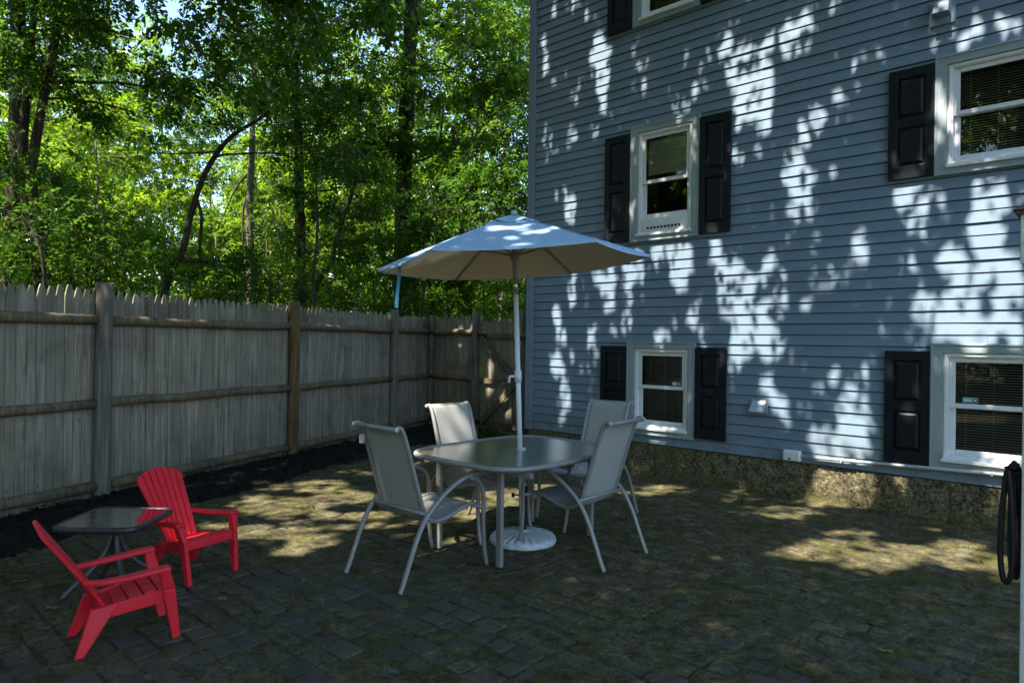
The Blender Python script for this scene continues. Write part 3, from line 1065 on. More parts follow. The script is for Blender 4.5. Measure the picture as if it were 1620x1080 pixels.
def patio_chair(label, loc, rz):
    t = thing('patio_chair', label, 'chair', loc, rz, 'sling chairs round the glass table')
    hx, hs = .283, .207
    path = cr([(-.385, 1.005), (-.362, 1.012), (-.335, .985), (-.30, .90), (-.215, .64), (-.155, .46), (-.115, .40), (-.05, .372), (.05, .378), (.18, .415), (.28, .432), (.335, .418)] and
              [(0, -.385, 1.005), (0, -.362, 1.012), (0, -.335, .985), (0, -.30, .90), (0, -.215, .64), (0, -.155, .46), (0, -.115, .40), (0, -.05, .372), (0, .05, .378), (0, .18, .415), (0, .28, .432), (0, .335, .418)], 5)
    nv = len(path) - 1

    def surf(u, v):
        p = path[min(nv, int(round(v * nv)))]
        s = (u - .5) * 2
        sag = (1 - s * s)
        q = path[min(nv, int(round(v * nv)) + 1)] - path[max(0, int(round(v * nv)) - 1)]
        nrm = Vector((0, q.z, -q.y)).normalized()
        return p + Vector((s * hs, 0, 0)) - nrm * (-.012 * sag)
    mb = MB(); mb.smooth = True
    mb.grid(surf, 10, nv)
    mb.build('sling', M['sling'], t, solid=.005)
    for s in (-1, 1):
        mb = MB(); mb.smooth = True
        mb.tube([p + Vector((s * (hs + .006), 0, 0)) for p in path], .0155, 10)
        mb.build('side_rail', M['alu'], t)
    mb = MB(); mb.smooth = True
    mb.tube([(-hs - .006, -.387, 1.002), (hs + .006, -.387, 1.002)], .0165, 10)
    bar = mb.build('top_bar', M['alu'], t)
    mb = MB(); mb.smooth = True
    for s in (-1, 1):
        mb = MB(); mb.smooth = True
        mb.tube([(s * (hs + .006), -.3885, 1.0025), (s * (hs + .019), -.3885, 1.0025)], .0172, 12)
        mb.build('end_cap', M['alu_lt'], bar)
    for s in (-1, 1):
        mb = MB(); mb.smooth = True
        x = s * hx
        arm = cr([(x, .37, .652), (x, .27, .655), (x, .15, .640), (x, .03, .595), (x, -.09, .52), (x, -.19, .43), (x, -.265, .31), (x, -.325, .17), (x, -.375, .05), (x, -.40, .0)], 5)
        mb.tube(arm, .0175, 10, flat=.8)
        mb.build('armrest', M['alu'], t)
        mb = MB(); mb.smooth = True
        leg = cr([(x, .20, .633), (x, .265, .61), (x, .315, .55), (x, .335, .46), (x, .335, .30), (x, .35, .12), (x, .375, .0)], 5)
        mb.tube(leg, .0165, 10, flat=.85)
        mb.build('front_leg', M['alu'], t)
    mb = MB(); mb.smooth = True
    mb.tube([(-hx, -.175, .447), (hx, -.175, .447)], .014, 8)
    mb.build('cross_bar', M['alu'], t)
    mb = MB(); mb.smooth = True
    mb.tube([(-hx, .325, .412), (hx, .325, .412)], .014, 8)
    mb.build('cross_bar', M['alu'], t)
    return t


c1 = patio_chair('grey sling chair seen from behind with a white tag on its back rail', (-3.62, -4.03, 0.006), math.radians(1))
mb = MB(); mb.box((-.226, -.346, .87), (-.204, -.318, .93)); mb.build('tag', M['tag'], c1, bevel=.002)
for lab, loc, rz in (
        ('grey sling chair on the open patio side, seen from behind right of the umbrella pole', (-3.07, -2.92, .006), math.radians(91)),
        ('grey sling chair facing out from the fence side, sunlit along its top edge', (-4.06, -3.06, .006), math.radians(-92)),
        ('grey sling chair at the back of the table before the lower window', (-3.66, -2.04, .006), math.radians(181))):
    c = copy_tree(c1)
    for ch in list(c.children):
        if ch.name.startswith('tag'): bpy.data.objects.remove(ch)
    c['label'] = lab; c.location = loc; c.rotation_euler = (0, 0, rz)


# ------------------------------------------------------------------ dining table
def rrect(hx, hy, e=4.0, n=72):
    out = []
    for k in range(n):
        a = 2 * PI * k / n
        c, s = math.cos(a), math.sin(a)
        out.append((hx * math.copysign(abs(c) ** (2 / e), c), hy * math.copysign(abs(s) ** (2 / e), s)))
    return out


M['tabletop'] = m_glass('rippled_table_glass', (.66, .68, .60), .17, .42, (.52, .51, .41), 90, fr=2.0)
TC = (-3.545, -3.11, .006)
tb = thing('patio_table', 'rounded glass-topped patio table with grey metal rim pierced by the umbrella pole', 'table', TC)
out = rrect(.560, .70, 4.4)
mb = MB()
hole = [(.03 * math.cos(2 * PI * k / 72) - .008, .03 * math.sin(2 * PI * k / 72) + .045) for k in range(72)]
V = [(x, y, .722) for x, y in out] + [(x, y, .722) for x, y in hole] + [(x, y, .716) for x, y in out] + [(x, y, .716) for x, y in hole]
Fc = [(k, (k + 1) % 72, 72 + (k + 1) % 72, 72 + k) for k in range(72)]
mb.add(V[:144], Fc)
mb.build('glass_top', M['tabletop'], tb)
mb = MB(); mb.smooth = True
rim = rrect(.575, .715, 4.4, 72)
ring = []
prof = [(-.018, .722), (-.006, .731), (.008, .730), (.018, .720), (.019, .705), (.008, .694), (-.012, .692), (-.018, .702)]
V, Fc = [], []
for k in range(72):
    p0, p1 = Vector(rim[k - 1]), Vector(rim[(k + 1) % 72])
    tg = (p1 - p0).normalized(); nn = Vector((tg.y, -tg.x))
    for (o, z) in prof: V.append((rim[k][0] + nn.x * o, rim[k][1] + nn.y * o, z))
for k in range(72):
    for j in range(8):
        Fc.append((k * 8 + j, k * 8 + (j + 1) % 8, ((k + 1) % 72) * 8 + (j + 1) % 8, ((k + 1) % 72) * 8 + j))
mb.add(V, Fc)
mb.build('rim', M['alu'], tb)
for sx in (-1, 1):
    for sy in (-1, 1):
        mb = MB()
        x, y = sx * .315, sy * .53
        mb.hull8([(x - .024, y - .016, 0), (x + .024, y - .016, 0), (x + .024, y + .016, 0), (x - .024, y + .016, 0),
                  (x - sx * .0 - .024, y - .016, .695), (x + .024, y - .016, .695), (x + .024, y + .016, .695), (x - .024, y + .016, .695)])
        lg = mb.build('leg', M['alu'], tb, bevel=.006)
        mb = MB(); mb.box((x - .026, y - .018, -.006), (x + .026, y + .018, .012)); mb.build('foot', M['rubber'], lg, bevel=.003)
mb = MB()
for sy in (-1, 1): mb.box((-.60, sy * .53 - .012, .655), (.60, sy * .53 + .012, .693))
for sx in (-1, 1): mb.box((sx * .30 - .012, -.515, .660), (sx * .30 + .012, .515, .690))
mb.build('under_frame', M['alu'], tb, bevel=.003)
mb = MB(); mb.smooth = True
mb.lathe([(.033, .712), (.038, .727), (.034, .732), (.026, .732), (.026, .70)], 28, (-.008, .045, 0)); mb.build('pole_collar', M['white_tube'], tb)

# ------------------------------------------------------------------ umbrella
UB = Vector((-3.545, -3.045, .01)); UA = Vector((-3.545, -3.195, 2.53))
def m_canopy(name, col, dirt):
    m = NT(name)
    w = m.n('ShaderNodeTexWave'); w.inputs['Scale'].default_value = 190
    m.l(m.coord(scale=(1, 1.3, 1)), w.inputs['Vector'])
    b = m.noise(m.coord(), 4, 5, .6)
    c = m.mix(m.mr(b, .4, .75, 0, .5), col, dirt)
    d = m.n('ShaderNodeBsdfDiffuse'); m.l(c, d.inputs[0]); m.l(m.bump(w.outputs[0], .15, .001), d.inputs['Normal'])
    t = m.n('ShaderNodeBsdfTranslucent'); m.l(c, t.inputs[0])
    mx = m.n('ShaderNodeMixShader'); mx.inputs[0].default_value = .16
    m.l(d.outputs[0], mx.inputs[1]); m.l(t.outputs[0], mx.inputs[2]); m.l(mx.outputs[0], m.out.inputs[0])
    return m.mat


M['canopy_top'] = m_canopy('sky_blue_canvas', (.42, .64, .90), (.50, .68, .86))
M['canopy_under'] = m_canopy('tan_canvas_lining', (.88, .72, .50), (.80, .64, .43))
M['strap'] = m_canopy('blue_strap', (.12, .42, .68), (.12, .40, .62))
umb = thing('patio_umbrella', 'sky-blue six-sided patio umbrella on a white pole leaning over the glass table', 'umbrella', tuple(UB))
UO = tuple(UB)
UC = Vector((-3.535, -3.2, 2.172)); UR = 1.045
NU = Vector((-.058, -.036, 1)).normalized()
ex = (R_AX - NU * R_AX.dot(NU)).normalized(); ey = NU.cross(ex).normalized()
apexh = .352


def cpos(k, s, t, lift=0.0):
    """canopy point: panel k, s across the panel 0..1, t from the middle 0 to the rim 1"""
    a0, a1 = PI / 3 * k, PI / 3 * (k + 1)
    p0 = ex * math.cos(a0) + ey * math.sin(a0); p1 = ex * math.cos(a1) + ey * math.sin(a1)
    p = p0.lerp(p1, s) * UR * t
    sag = .026 * 4 * s * (1 - s) * t * (1 - .35 * t)
    inward = -.004 * 4 * s * (1 - s) * t * t
    h = apexh * (1 - t) * (1 + .10 * t) - sag + lift
    return UC + p * (1 + inward) + NU * h


for (nm, mat, lift, off) in (('canopy', 'canopy_top', .004, 0), ('lining', 'canopy_under', -.002, 1)):
    mb = MB()
    for k in range(6):
        mb.smooth = True
        mb.grid(lambda u, v, k=k: cpos(k, u, .19 + .81 * v, lift), 8, 10)
    if off == 0:
        can = mb.build(nm, M[mat], umb, UO)
        for k in range(6):
            sm_ = MB(); sm_.smooth = True
            sm_.tube([cpos(k, 0, .2 + .8 * i_ / 8, .007) for i_ in range(9)], .0035, 6)
            sm_.build('seam', M[mat], can, UO)
        mb2 = MB()
        for k in range(6):
            mb2.grid(lambda u, v, k=k: cpos(k, u, (.20 + .03 * math.sin(k * 2.1)) * v, .016 + .010 * v - (.018 * 4 * u * (1 - u)) * v), 6, 4)
        mb2.build('vent_cap', M[mat], can, UO, solid=.003)
        mb3 = MB()
        for k in range(6):      # hem
            for j in range(8):
                a, b = cpos(k, j / 8, 1.0, .006), cpos(k, (j + 1) / 8, 1.0, .006)
                dn = NU * -.016
                mb3.add([a, b, b + dn, a + dn], [(0, 1, 2, 3)])
        mb3.build('hem', M[mat], can, UO, solid=.002)
    else:
        mb.build(nm, M[mat], umb, UO)
paxis = (UA - UB).normalized()


def pole_at(z): return UB + (UA - UB) * ((z - UB.z) / (UA.z - UB.z))


mb = MB(); mb.smooth = True
mb.tube([pole_at(.10), pole_at(1.93)], .0195, 16); mb.build('lower_pole', M['white_tube'], umb, UO)
mb = MB(); mb.smooth = True
mb.tube([pole_at(1.93), pole_at(2.07)], .0165, 14); mb.build('steel_sleeve', M['chrome'], umb, UO)
mb = MB(); mb.smooth = True
mb.tube([pole_at(2.06), pole_at(2.55)], .0215, 14); mb.build('upper_pole', M['greige'], umb, UO)
run = pole_at(2.235)
mb = MB(); mb.smooth = True
mb.tube([pole_at(2.19), pole_at(2.26)], .033, 14); mb.build('runner', M['greige'], umb, UO)
mb = MB(); mb.smooth = True
mb.tube([pole_at(2.545), pole_at(2.575)], [.03, .012], 12); mb.build('finial', M['canopy_top'], umb, UO)
mb = MB(); mb.smooth = True
q = pole_at(1.30)
mb.tube([q - paxis * .045, q + paxis * .045], .028, 14)
mb.tube([q + Vector((-.02, -.02, .0)), q + Vector((-.045, -.045, .0)), q + Vector((-.05, -.05, -.05))], .011, 10)
mb.build('crank', M['white_tube'], umb, UO)
for k in range(6):
    a = PI / 3 * k
    d = ex * math.cos(a) + ey * math.sin(a)
    def rp_(t): return UC + d * UR * t + NU * (apexh * (1 - t) * (1 + .10 * t) - .016)
    mb = MB(); mb.smooth = True
    mb.tube([rp_(t) for t in (.03, .25, .5, .75, .985)], .0085, 8)
    rib = mb.build('rib', M['greige'], umb, UO)
    mb = MB(); mb.smooth = True
    mb.tube([run + d * .03, rp_(.47) - NU * .008], .0075, 8)
    mb.build('strut', M['greige'], rib, UO)
mb = MB()
st = at(632, 413, 5.06); sb = at(627.5, 487, 5.06)
pts = [st.lerp(sb, i / 10) + R_AX * (.003 * math.sin(i * .5)) for i in range(11)]
for i in range(10):
    a, b = pts[i], pts[i + 1]
    w_ = R_AX * .012 + F_AX * .004
    mb.add([a - w_, a + w_, b + w_, b - w_], [(0, 1, 2, 3)])
mb.build('tie_strap', M['strap'], umb, UO, solid=.002)

base = thing('umbrella_base', 'round white ribbed umbrella base on the pavers under the table', 'umbrella base', (-3.545, -3.04, .006))
mb = MB(); mb.smooth = True
n = 144
prof = [(.258, 0), (.262, .012), (.258, .034), (.240, .045), (.205, .053), (.150, .063), (.090, .076), (.055, .084), (.048, .092), (.0, .094)]
V, Fc = [], []
for i, (r, z) in enumerate(prof):
    for k in range(n):
        a = 2 * PI * k / n
        rb = (.008 if k % 6 < 3 else -.003) if 3 <= i <= 6 else 0
        V.append((r * math.cos(a), r * math.sin(a), z + rb))
for i in range(len(prof) - 1):
    for k in range(n): Fc.append((i * n + k, i * n + (k + 1) % n, (i + 1) * n + (k + 1) % n, (i + 1) * n + k))
mb.add(V, Fc)
mb.build('disc', m_plain('chipped_white_paint', (.50, .55, .58), .5, var=.25, nscale=26, bump=.2), base)
mb = MB(); mb.smooth = True
mb.lathe([(.027, .085), (.027, .40), (.031, .402), (.031, .43), (.0215, .43)], 18)
mb.build('stem', M['charcoal'], base)
for z in (.25, .36):
    mb = MB(); mb.smooth = True
    mb.tube([(-.02, -.02, z), (-.055, -.055, z)], .006, 8); mb.tube([(-.05, -.05, z), (-.066, -.066, z)], .018, 12)
    mb.build('knob', M['rubber'], base)

# ------------------------------------------------------------------ side table
M['small_glass'] = m_glass('side_table_glass', (.60, .66, .63), .015, .18, (.13, .15, .14), 30, fr=3.4)
st_ = thing('side_table', 'small square glass-topped side table between the two red chairs', 'side table', (-4.62, -5.61, .006), math.radians(42))
mb = MB()
o = rrect(.235, .235, 7, 64)
mb.add([(x, y, .452) for x, y in o], [tuple(range(64))])
mb.build('glass_top', M['small_glass'], st_)
mb = MB(); mb.smooth = True
rim = rrect(.247, .247, 7, 64)
V, Fc = [], []
prof = [(-.014, .454), (.0, .458), (.010, .452), (.012, .436), (.008, .424), (-.008, .424), (-.012, .436)]
np_ = len(prof)
for k in range(64):
    p0, p1 = Vector(rim[k - 1]), Vector(rim[(k + 1) % 64])
    tg = (p1 - p0).normalized(); nn = Vector((tg.y, -tg.x))
    for (oo, z) in prof: V.append((rim[k][0] + nn.x * oo, rim[k][1] + nn.y * oo, z))
for k in range(64):
    for j in range(np_): Fc.append((k * np_ + j, k * np_ + (j + 1) % np_, ((k + 1) % 64) * np_ + (j + 1) % np_, ((k + 1) % 64) * np_ + j))
mb.add(V, Fc); mb.build('rim', M['charcoal'], st_)
mb = MB(); mb.smooth = True
mb.lathe([(.05, .424), (.022, .41), (.020, .20), (.026, .17), (.02, .16)], 16); mb.build('column', M['charcoal'], st_)
for k in range(4):
    a = PI / 4 + PI / 2 * k
    c, s = math.cos(a), math.sin(a)
    mb = MB(); mb.smooth = True
    pth = cr([(.018 * c, .018 * s, .36), (.05 * c, .05 * s, .26), (.12 * c, .12 * s, .16), (.21 * c, .21 * s, .085), (.285 * c, .285 * s, .015)], 4)
    mb.tube(pth, .0155, 10)
    lg = mb.build('leg', M['leg_grey'], st_)

# ------------------------------------------------------------------ red child chairs
def red_chair(label, loc, rz):
    t = thing('child_chair', label, 'chair', loc, rz, 'red plastic children\'s chairs')
    # back: seven fanned slats with grooves between, rounded top
    mb = MB()
    yb, zb, yt, zt = -.125, .215, -.385, .605
    ns = 7
    for i in range(ns):
        s0, s1 = (i / ns - .5) * 2, ((i + 1) / ns - .5) * 2
        g = .010
        wb_, wt_ = .112, .168
        sm = (s0 + s1) / 2
        crown0 = .055 * (1 - s0 * s0); crown1 = .055 * (1 - s1 * s1)
        curve = lambda s: .028 * s * s
        rows = 6
        P = []
        for r in range(rows + 1):
            q = r / rows
            w = wb_ + (wt_ - wb_) * q
            ztt0 = zb + (zt + crown0 - zb) * q; ztt1 = zb + (zt + crown1 - zb) * q
            y0 = yb + (yt - yb) * q ** 1.05
            gg = g * (.5 + .5 * q)
            P.append(((s0 * w + gg / 2, y0 + curve(s0), ztt0), (s1 * w - gg / 2, y0 + curve(s1), ztt1)))
        V, Fc = [], []
        for (a, b) in P:
            V += [a, b, (b[0], b[1] - .014, b[2] - .006), (a[0], a[1] - .014, a[2] - .006)]
        for r in range(rows):
            for j in range(4): Fc.append((r * 4 + j, r * 4 + (j + 1) % 4, r * 4 + 4 + (j + 1) % 4, r * 4 + 4 + j))
        Fc += [(3, 2, 1, 0), tuple(rows * 4 + j for j in range(4))]
        mb.add(V, Fc)
    def web(u, v):
        s = (u - .5) * 2
        q = v * .975
        w = (.112 + .056 * q) * .985
        return (s * w, yb + (yt - yb) * q ** 1.05 + .028 * s * s - .009, zb + (zt + .055 * (1 - s * s) - zb) * q - .006)
    mb.grid(web, 14, 8)
    mb.build('backrest', M['red'], t, bevel=.003)
    # seat: transverse slats sloping back, rolled front lip
    mb = MB()
    prof = [(-.135, .205), (-.065, .215), (.0, .232), (.065, .252), (.125, .268), (.178, .266)]
    for i in range(5):
        (y0, z0), (y1, z1) = prof[i], prof[i + 1]
        h0 = .125 + .045 * (i / 5); h1 = .125 + .045 * ((i + 1) / 5)
        y0 += .004; y1 -= .004
        mb.hull8([(-h0, y0, z0 - .016), (h0, y0, z0 - .016), (h1, y1, z1 - .016), (-h1, y1, z1 - .016), (-h0, y0, z0), (h0, y0, z0), (h1, y1, z1), (-h1, y1, z1)])
    mb.hull8([(-.165, .178, .215), (.165, .178, .215), (.165, .196, .212), (-.165, .196, .212), (-.17, .176, .264), (.17, .176, .264), (.168, .192, .256), (-.168, .192, .256)])
    mb.hull8([(-.12, -.13, .185), (.12, -.13, .185), (.16, .175, .235), (-.16, .175, .235), (-.12, -.13, .194), (.12, -.13, .194), (.16, .175, .246), (-.16, .175, .246)])
    for s in (-1, 1):
        a, b = s * .124, s * .172
        mb.hull8([(a - .008, -.15, .15), (a + .008, -.15, .15), (b + .008, .19, .20), (b - .008, .19, .20), (a - .008, -.15, .212), (a + .008, -.15, .212), (b + .008, .19, .268), (b - .008, .19, .268)])
    mb.build('seat', M['red'], t, bevel=.005)
    for s in (-1, 1):
        # arm: flat top board that sweeps into the back, wider at the front
        mb = MB()
        pts = [(s * .142, -.205, .372), (s * .178, -.13, .366), (s * .196, -.02, .372), (s * .200, .10, .384), (s * .200, .178, .388)]
        ws = [.018, .026, .030, .033, .034]
        V, Fc = [], []
        for (p, w) in zip(pts, ws):
            V += [(p[0] - w, p[1], p[2] - .024), (p[0] + w, p[1], p[2] - .024), (p[0] + w, p[1], p[2]), (p[0] - w, p[1], p[2])]
        for r in range(4):
            for j in range(4): Fc.append((r * 4 + j, r * 4 + 4 + j, r * 4 + 4 + (j + 1) % 4, r * 4 + (j + 1) % 4))
        Fc += [(0, 1, 2, 3), (19, 18, 17, 16)]
        mb.add(V, Fc)
        mb.build('armrest', M['red'], t, bevel=.008)
        # front leg: broad at the arm, narrow at the foot
        mb = MB()
        mb.hull8([(s * .172 - .016, .195, 0), (s * .172 + .016, .195, 0), (s * .172 + .016, .235, 0), (s * .172 - .016, .235, 0),
                  (s * .186 - .014, .145, .262), (s * .186 + .014, .145, .262), (s * .186 + .014, .205, .262), (s * .186 - .014, .205, .262)])
        mb.hull8([(s * .186 - .014, .145, .262), (s * .186 + .014, .145, .262), (s * .186 + .014, .205, .262), (s * .186 - .014, .205, .262),
                  (s * .200 - .022, .125, .366), (s * .200 + .022, .125, .366), (s * .200 + .022, .175, .366), (s * .200 - .022, .175, .366)])
        mb.build('front_leg', M['red'], t, bevel=.006)
        mb = MB()
        mb.hull8([(s * .158 - .016, -.235, 0), (s * .158 + .016, -.235, 0), (s * .158 + .016, -.195, 0), (s * .158 - .016, -.195, 0),
                  (s * .128 - .014, -.165, .215), (s * .128 + .014, -.165, .215), (s * .132 + .014, -.045, .222), (s * .132 - .014, -.045, .222)])
        mb.build('rear_leg', M['red'], t, bevel=.006)
    return t


r1 = red_chair('red plastic child chair in front, seen from its side with the slatted seat showing', (-3.895, -5.795, .006), math.radians(-9))
r2 = copy_tree(r1)
r2['label'] = 'red plastic child chair with fanned slat back, nearer the fence than its twin'
r2.location = (-4.638, -5.14, .006); r2.rotation_euler = (0, 0, math.radians(-77))

# ------------------------------------------------------------------ white post and hose by the camera
WP = Vector((-.270, -4.335, 0))
wp = thing('porch_post', 'white square porch post with a brown cap beside the coiled black hose', 'post', (WP.x + .055, WP.y + .055, 0))
WO = (WP.x + .055, WP.y + .055, 0)
mb = MB(); mb.box((WP.x, WP.y, -.05), (WP.x + .11, WP.y + .11, 1.84)); mb.build('shaft', M['vinyl'], wp, WO, bevel=.004)
mb = MB(); mb.box((WP.x - .010, WP.y - .010, 1.84), (WP.x + .12, WP.y + .12, 2.0)); mb.build('collar', M['vinyl'], wp, WO, bevel=.004)
mb = MB(); mb.box((WP.x - .022, WP.y - .022, 2.0), (WP.x + .132, WP.y + .132, 2.014))
mb.hull8([(WP.x - .03, WP.y - .03, 2.014), (WP.x + .14, WP.y - .03, 2.014), (WP.x + .14, WP.y + .14, 2.014), (WP.x - .03, WP.y + .14, 2.014),
          (WP.x, WP.y, 2.035), (WP.x + .11, WP.y, 2.035), (WP.x + .11, WP.y + .11, 2.035), (WP.x, WP.y + .11, 2.035)])
mb.build('cap', m_plain('brown_cap', (.10, .08, .065), .6), wp, WO)
LFT = -R_AX
VR = ray(1604, 540)
hk = Vector((WP.x, WP.y + .03, 0))
mb = MB(); mb.smooth = True
mb.tube([(WP.x + .002, hk.y, 1.165), (WP.x - .035, hk.y, 1.155), (WP.x - .045, hk.y, 1.18)], .006, 8); mb.build('hook', M['iron'], wp, WO)
mb = MB(); mb.box((WP.x + .04, WP.y - .004, .62), (WP.x + .047, WP.y - .0005, .627)); mb.build('screw', M['iron'], wp, WO)
hc = at(1613, 540, 2.24); hc.z = 0
hose = thing('garden_hose', 'black garden hose hanging in loops beside the white porch post', 'hose', (hc.x, hc.y, .75))
HOO = (hc.x, hc.y, .75)
rh = random.Random(9)
mb = MB(); mb.smooth = True
for k in range(7):
    top, bot = 1.165 + .003 * k, [.80, .83, .86, .79, .84, .88, .82][k]
    lat, dep = [.036, .004, -.006, -.016, -.002, -.010, .000][k], [.0, .03, .055, .08, .10, .04, .07][k]
    w = [.032, .012, .010, .010, .010, .008, .010][k]
    pts = []
    for i in range(29):
        a = 2 * PI * i / 28
        zz = (top + bot) / 2 + (top - bot) / 2 * math.cos(a)
        belly = 1.0 - .45 * math.cos(a)
        p = hc + LFT * (lat * .6 + .012 + math.sin(a) * w * belly * .62) + VR * (dep + math.sin(a) * (.015 if k == 0 else .04) * belly)
        pts.append((p.x, p.y, zz))
    mb.tube(pts, .0088, 8, caps=False)
mb.build('coil', M['rubber'], hose, HOO)
mb = MB(); mb.smooth = True
a0 = hc + VR * .01
mb.tube([(a0.x, a0.y, .98), (a0.x + .004, a0.y, 1.08), (a0.x + .002, a0.y, 1.15), (a0.x, a0.y, 1.17)], .0115, 8)
b0 = a0 + LFT * .022
mb.tube([(a0.x, a0.y, 1.168), (b0.x, b0.y, 1.182)], [.013, .0145], 10)
mb.build('nozzle', M['rubber'], hose, HOO)
mb = MB(); mb.smooth = True
a0 = hc + VR * -.012 + LFT * .004
mb.tube([(a0.x, a0.y, 1.02), (a0.x, a0.y, .93), (a0.x + .004, a0.y, .86)], .0125, 8)
mb.build('red_sleeve', m_plain('dull_red_rubber', (.05, .014, .014), .5), hose, HOO)

# a few fallen leaves on the pavers
lm = m_plain('dry_leaf', (.20, .17, .03), .7, var=.3)
lg_ = m_plain('green_fallen_leaf', (.06, .12, .03), .6, var=.3)
def fallen(x, y, a, sz, mat, lab):
    mb = MB()
    n = 10
    P = [(0, 0, .012)]
    for k in range(n):
        q = 2 * PI * k / n
        r = sz * (.55 + .45 * abs(math.cos(q))) * (1 if k % 2 else .8)
        P.append((r * math.cos(q), r * .6 * math.sin(q), .006 + .010 * abs(math.sin(q * 1.5 + a))))
    mb.add(P, [(0, 1 + k, 1 + (k + 1) % n) for k in range(n)])
    o = mb.build('fallen_leaf', mat)
    o.location = (x, y, .012); o.rotation_euler = (0, 0, a)
    tag(o, lab, 'leaf', 'leaves fallen on the patio')
for (px, py, a, sz, mt, lab) in ((82, 967, .4, .045, lm, 'yellow fallen leaf left of the nearer red chair'),
                                 (30, 925, 1.4, .05, lg_, 'green fallen leaf left of the red chair at the patio edge'),
                                 (1402, 1036, .2, .04, lm, 'pale fallen leaf alone on the open pavers at lower right'),
                                 (352, 953, .9, .028, lm, 'tiny pale leaf on the pavers right of the red chairs')):
    g = on_ground(px, py)
    fallen(g.x, g.y, a, sz, mt, lab)
# ================================================================== VEGETATION
M['leaf_dark'] = m_leaf('leaf_deep_green', (.042, .098, .010), (.085, .215, .010), .4, .03, .03)  # shade put into the colour: darker copy for the near growth
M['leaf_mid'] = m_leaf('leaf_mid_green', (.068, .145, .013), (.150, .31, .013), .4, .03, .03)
M['leaf_sun'] = m_leaf('leaf_light_green', (.105, .190, .016), (.23, .40, .016), .4, .035, .03)  # sunlight put into the colour: brighter, yellower copy for the lit wood
M['leaf_frond'] = m_leaf('leaf_frond_green', (.050, .125, .014), (.10, .25, .015), .25, .015, .04)
M['bark'] = m_bark('grey_brown_bark', (.028, .022, .017), (.105, .088, .068))
M['bark_lt'] = m_bark('light_bark', (.05, .042, .034), (.19, .165, .13))


SUN_EL, SUN_AZ_X = math.radians(61), -.10      # sun stands in front of the house wall, a touch to the left
sh_ = math.cos(SUN_EL)
SUN = Vector((sh_ * SUN_AZ_X, -sh_ * math.sqrt(1 - SUN_AZ_X ** 2), math.sin(SUN_EL)))

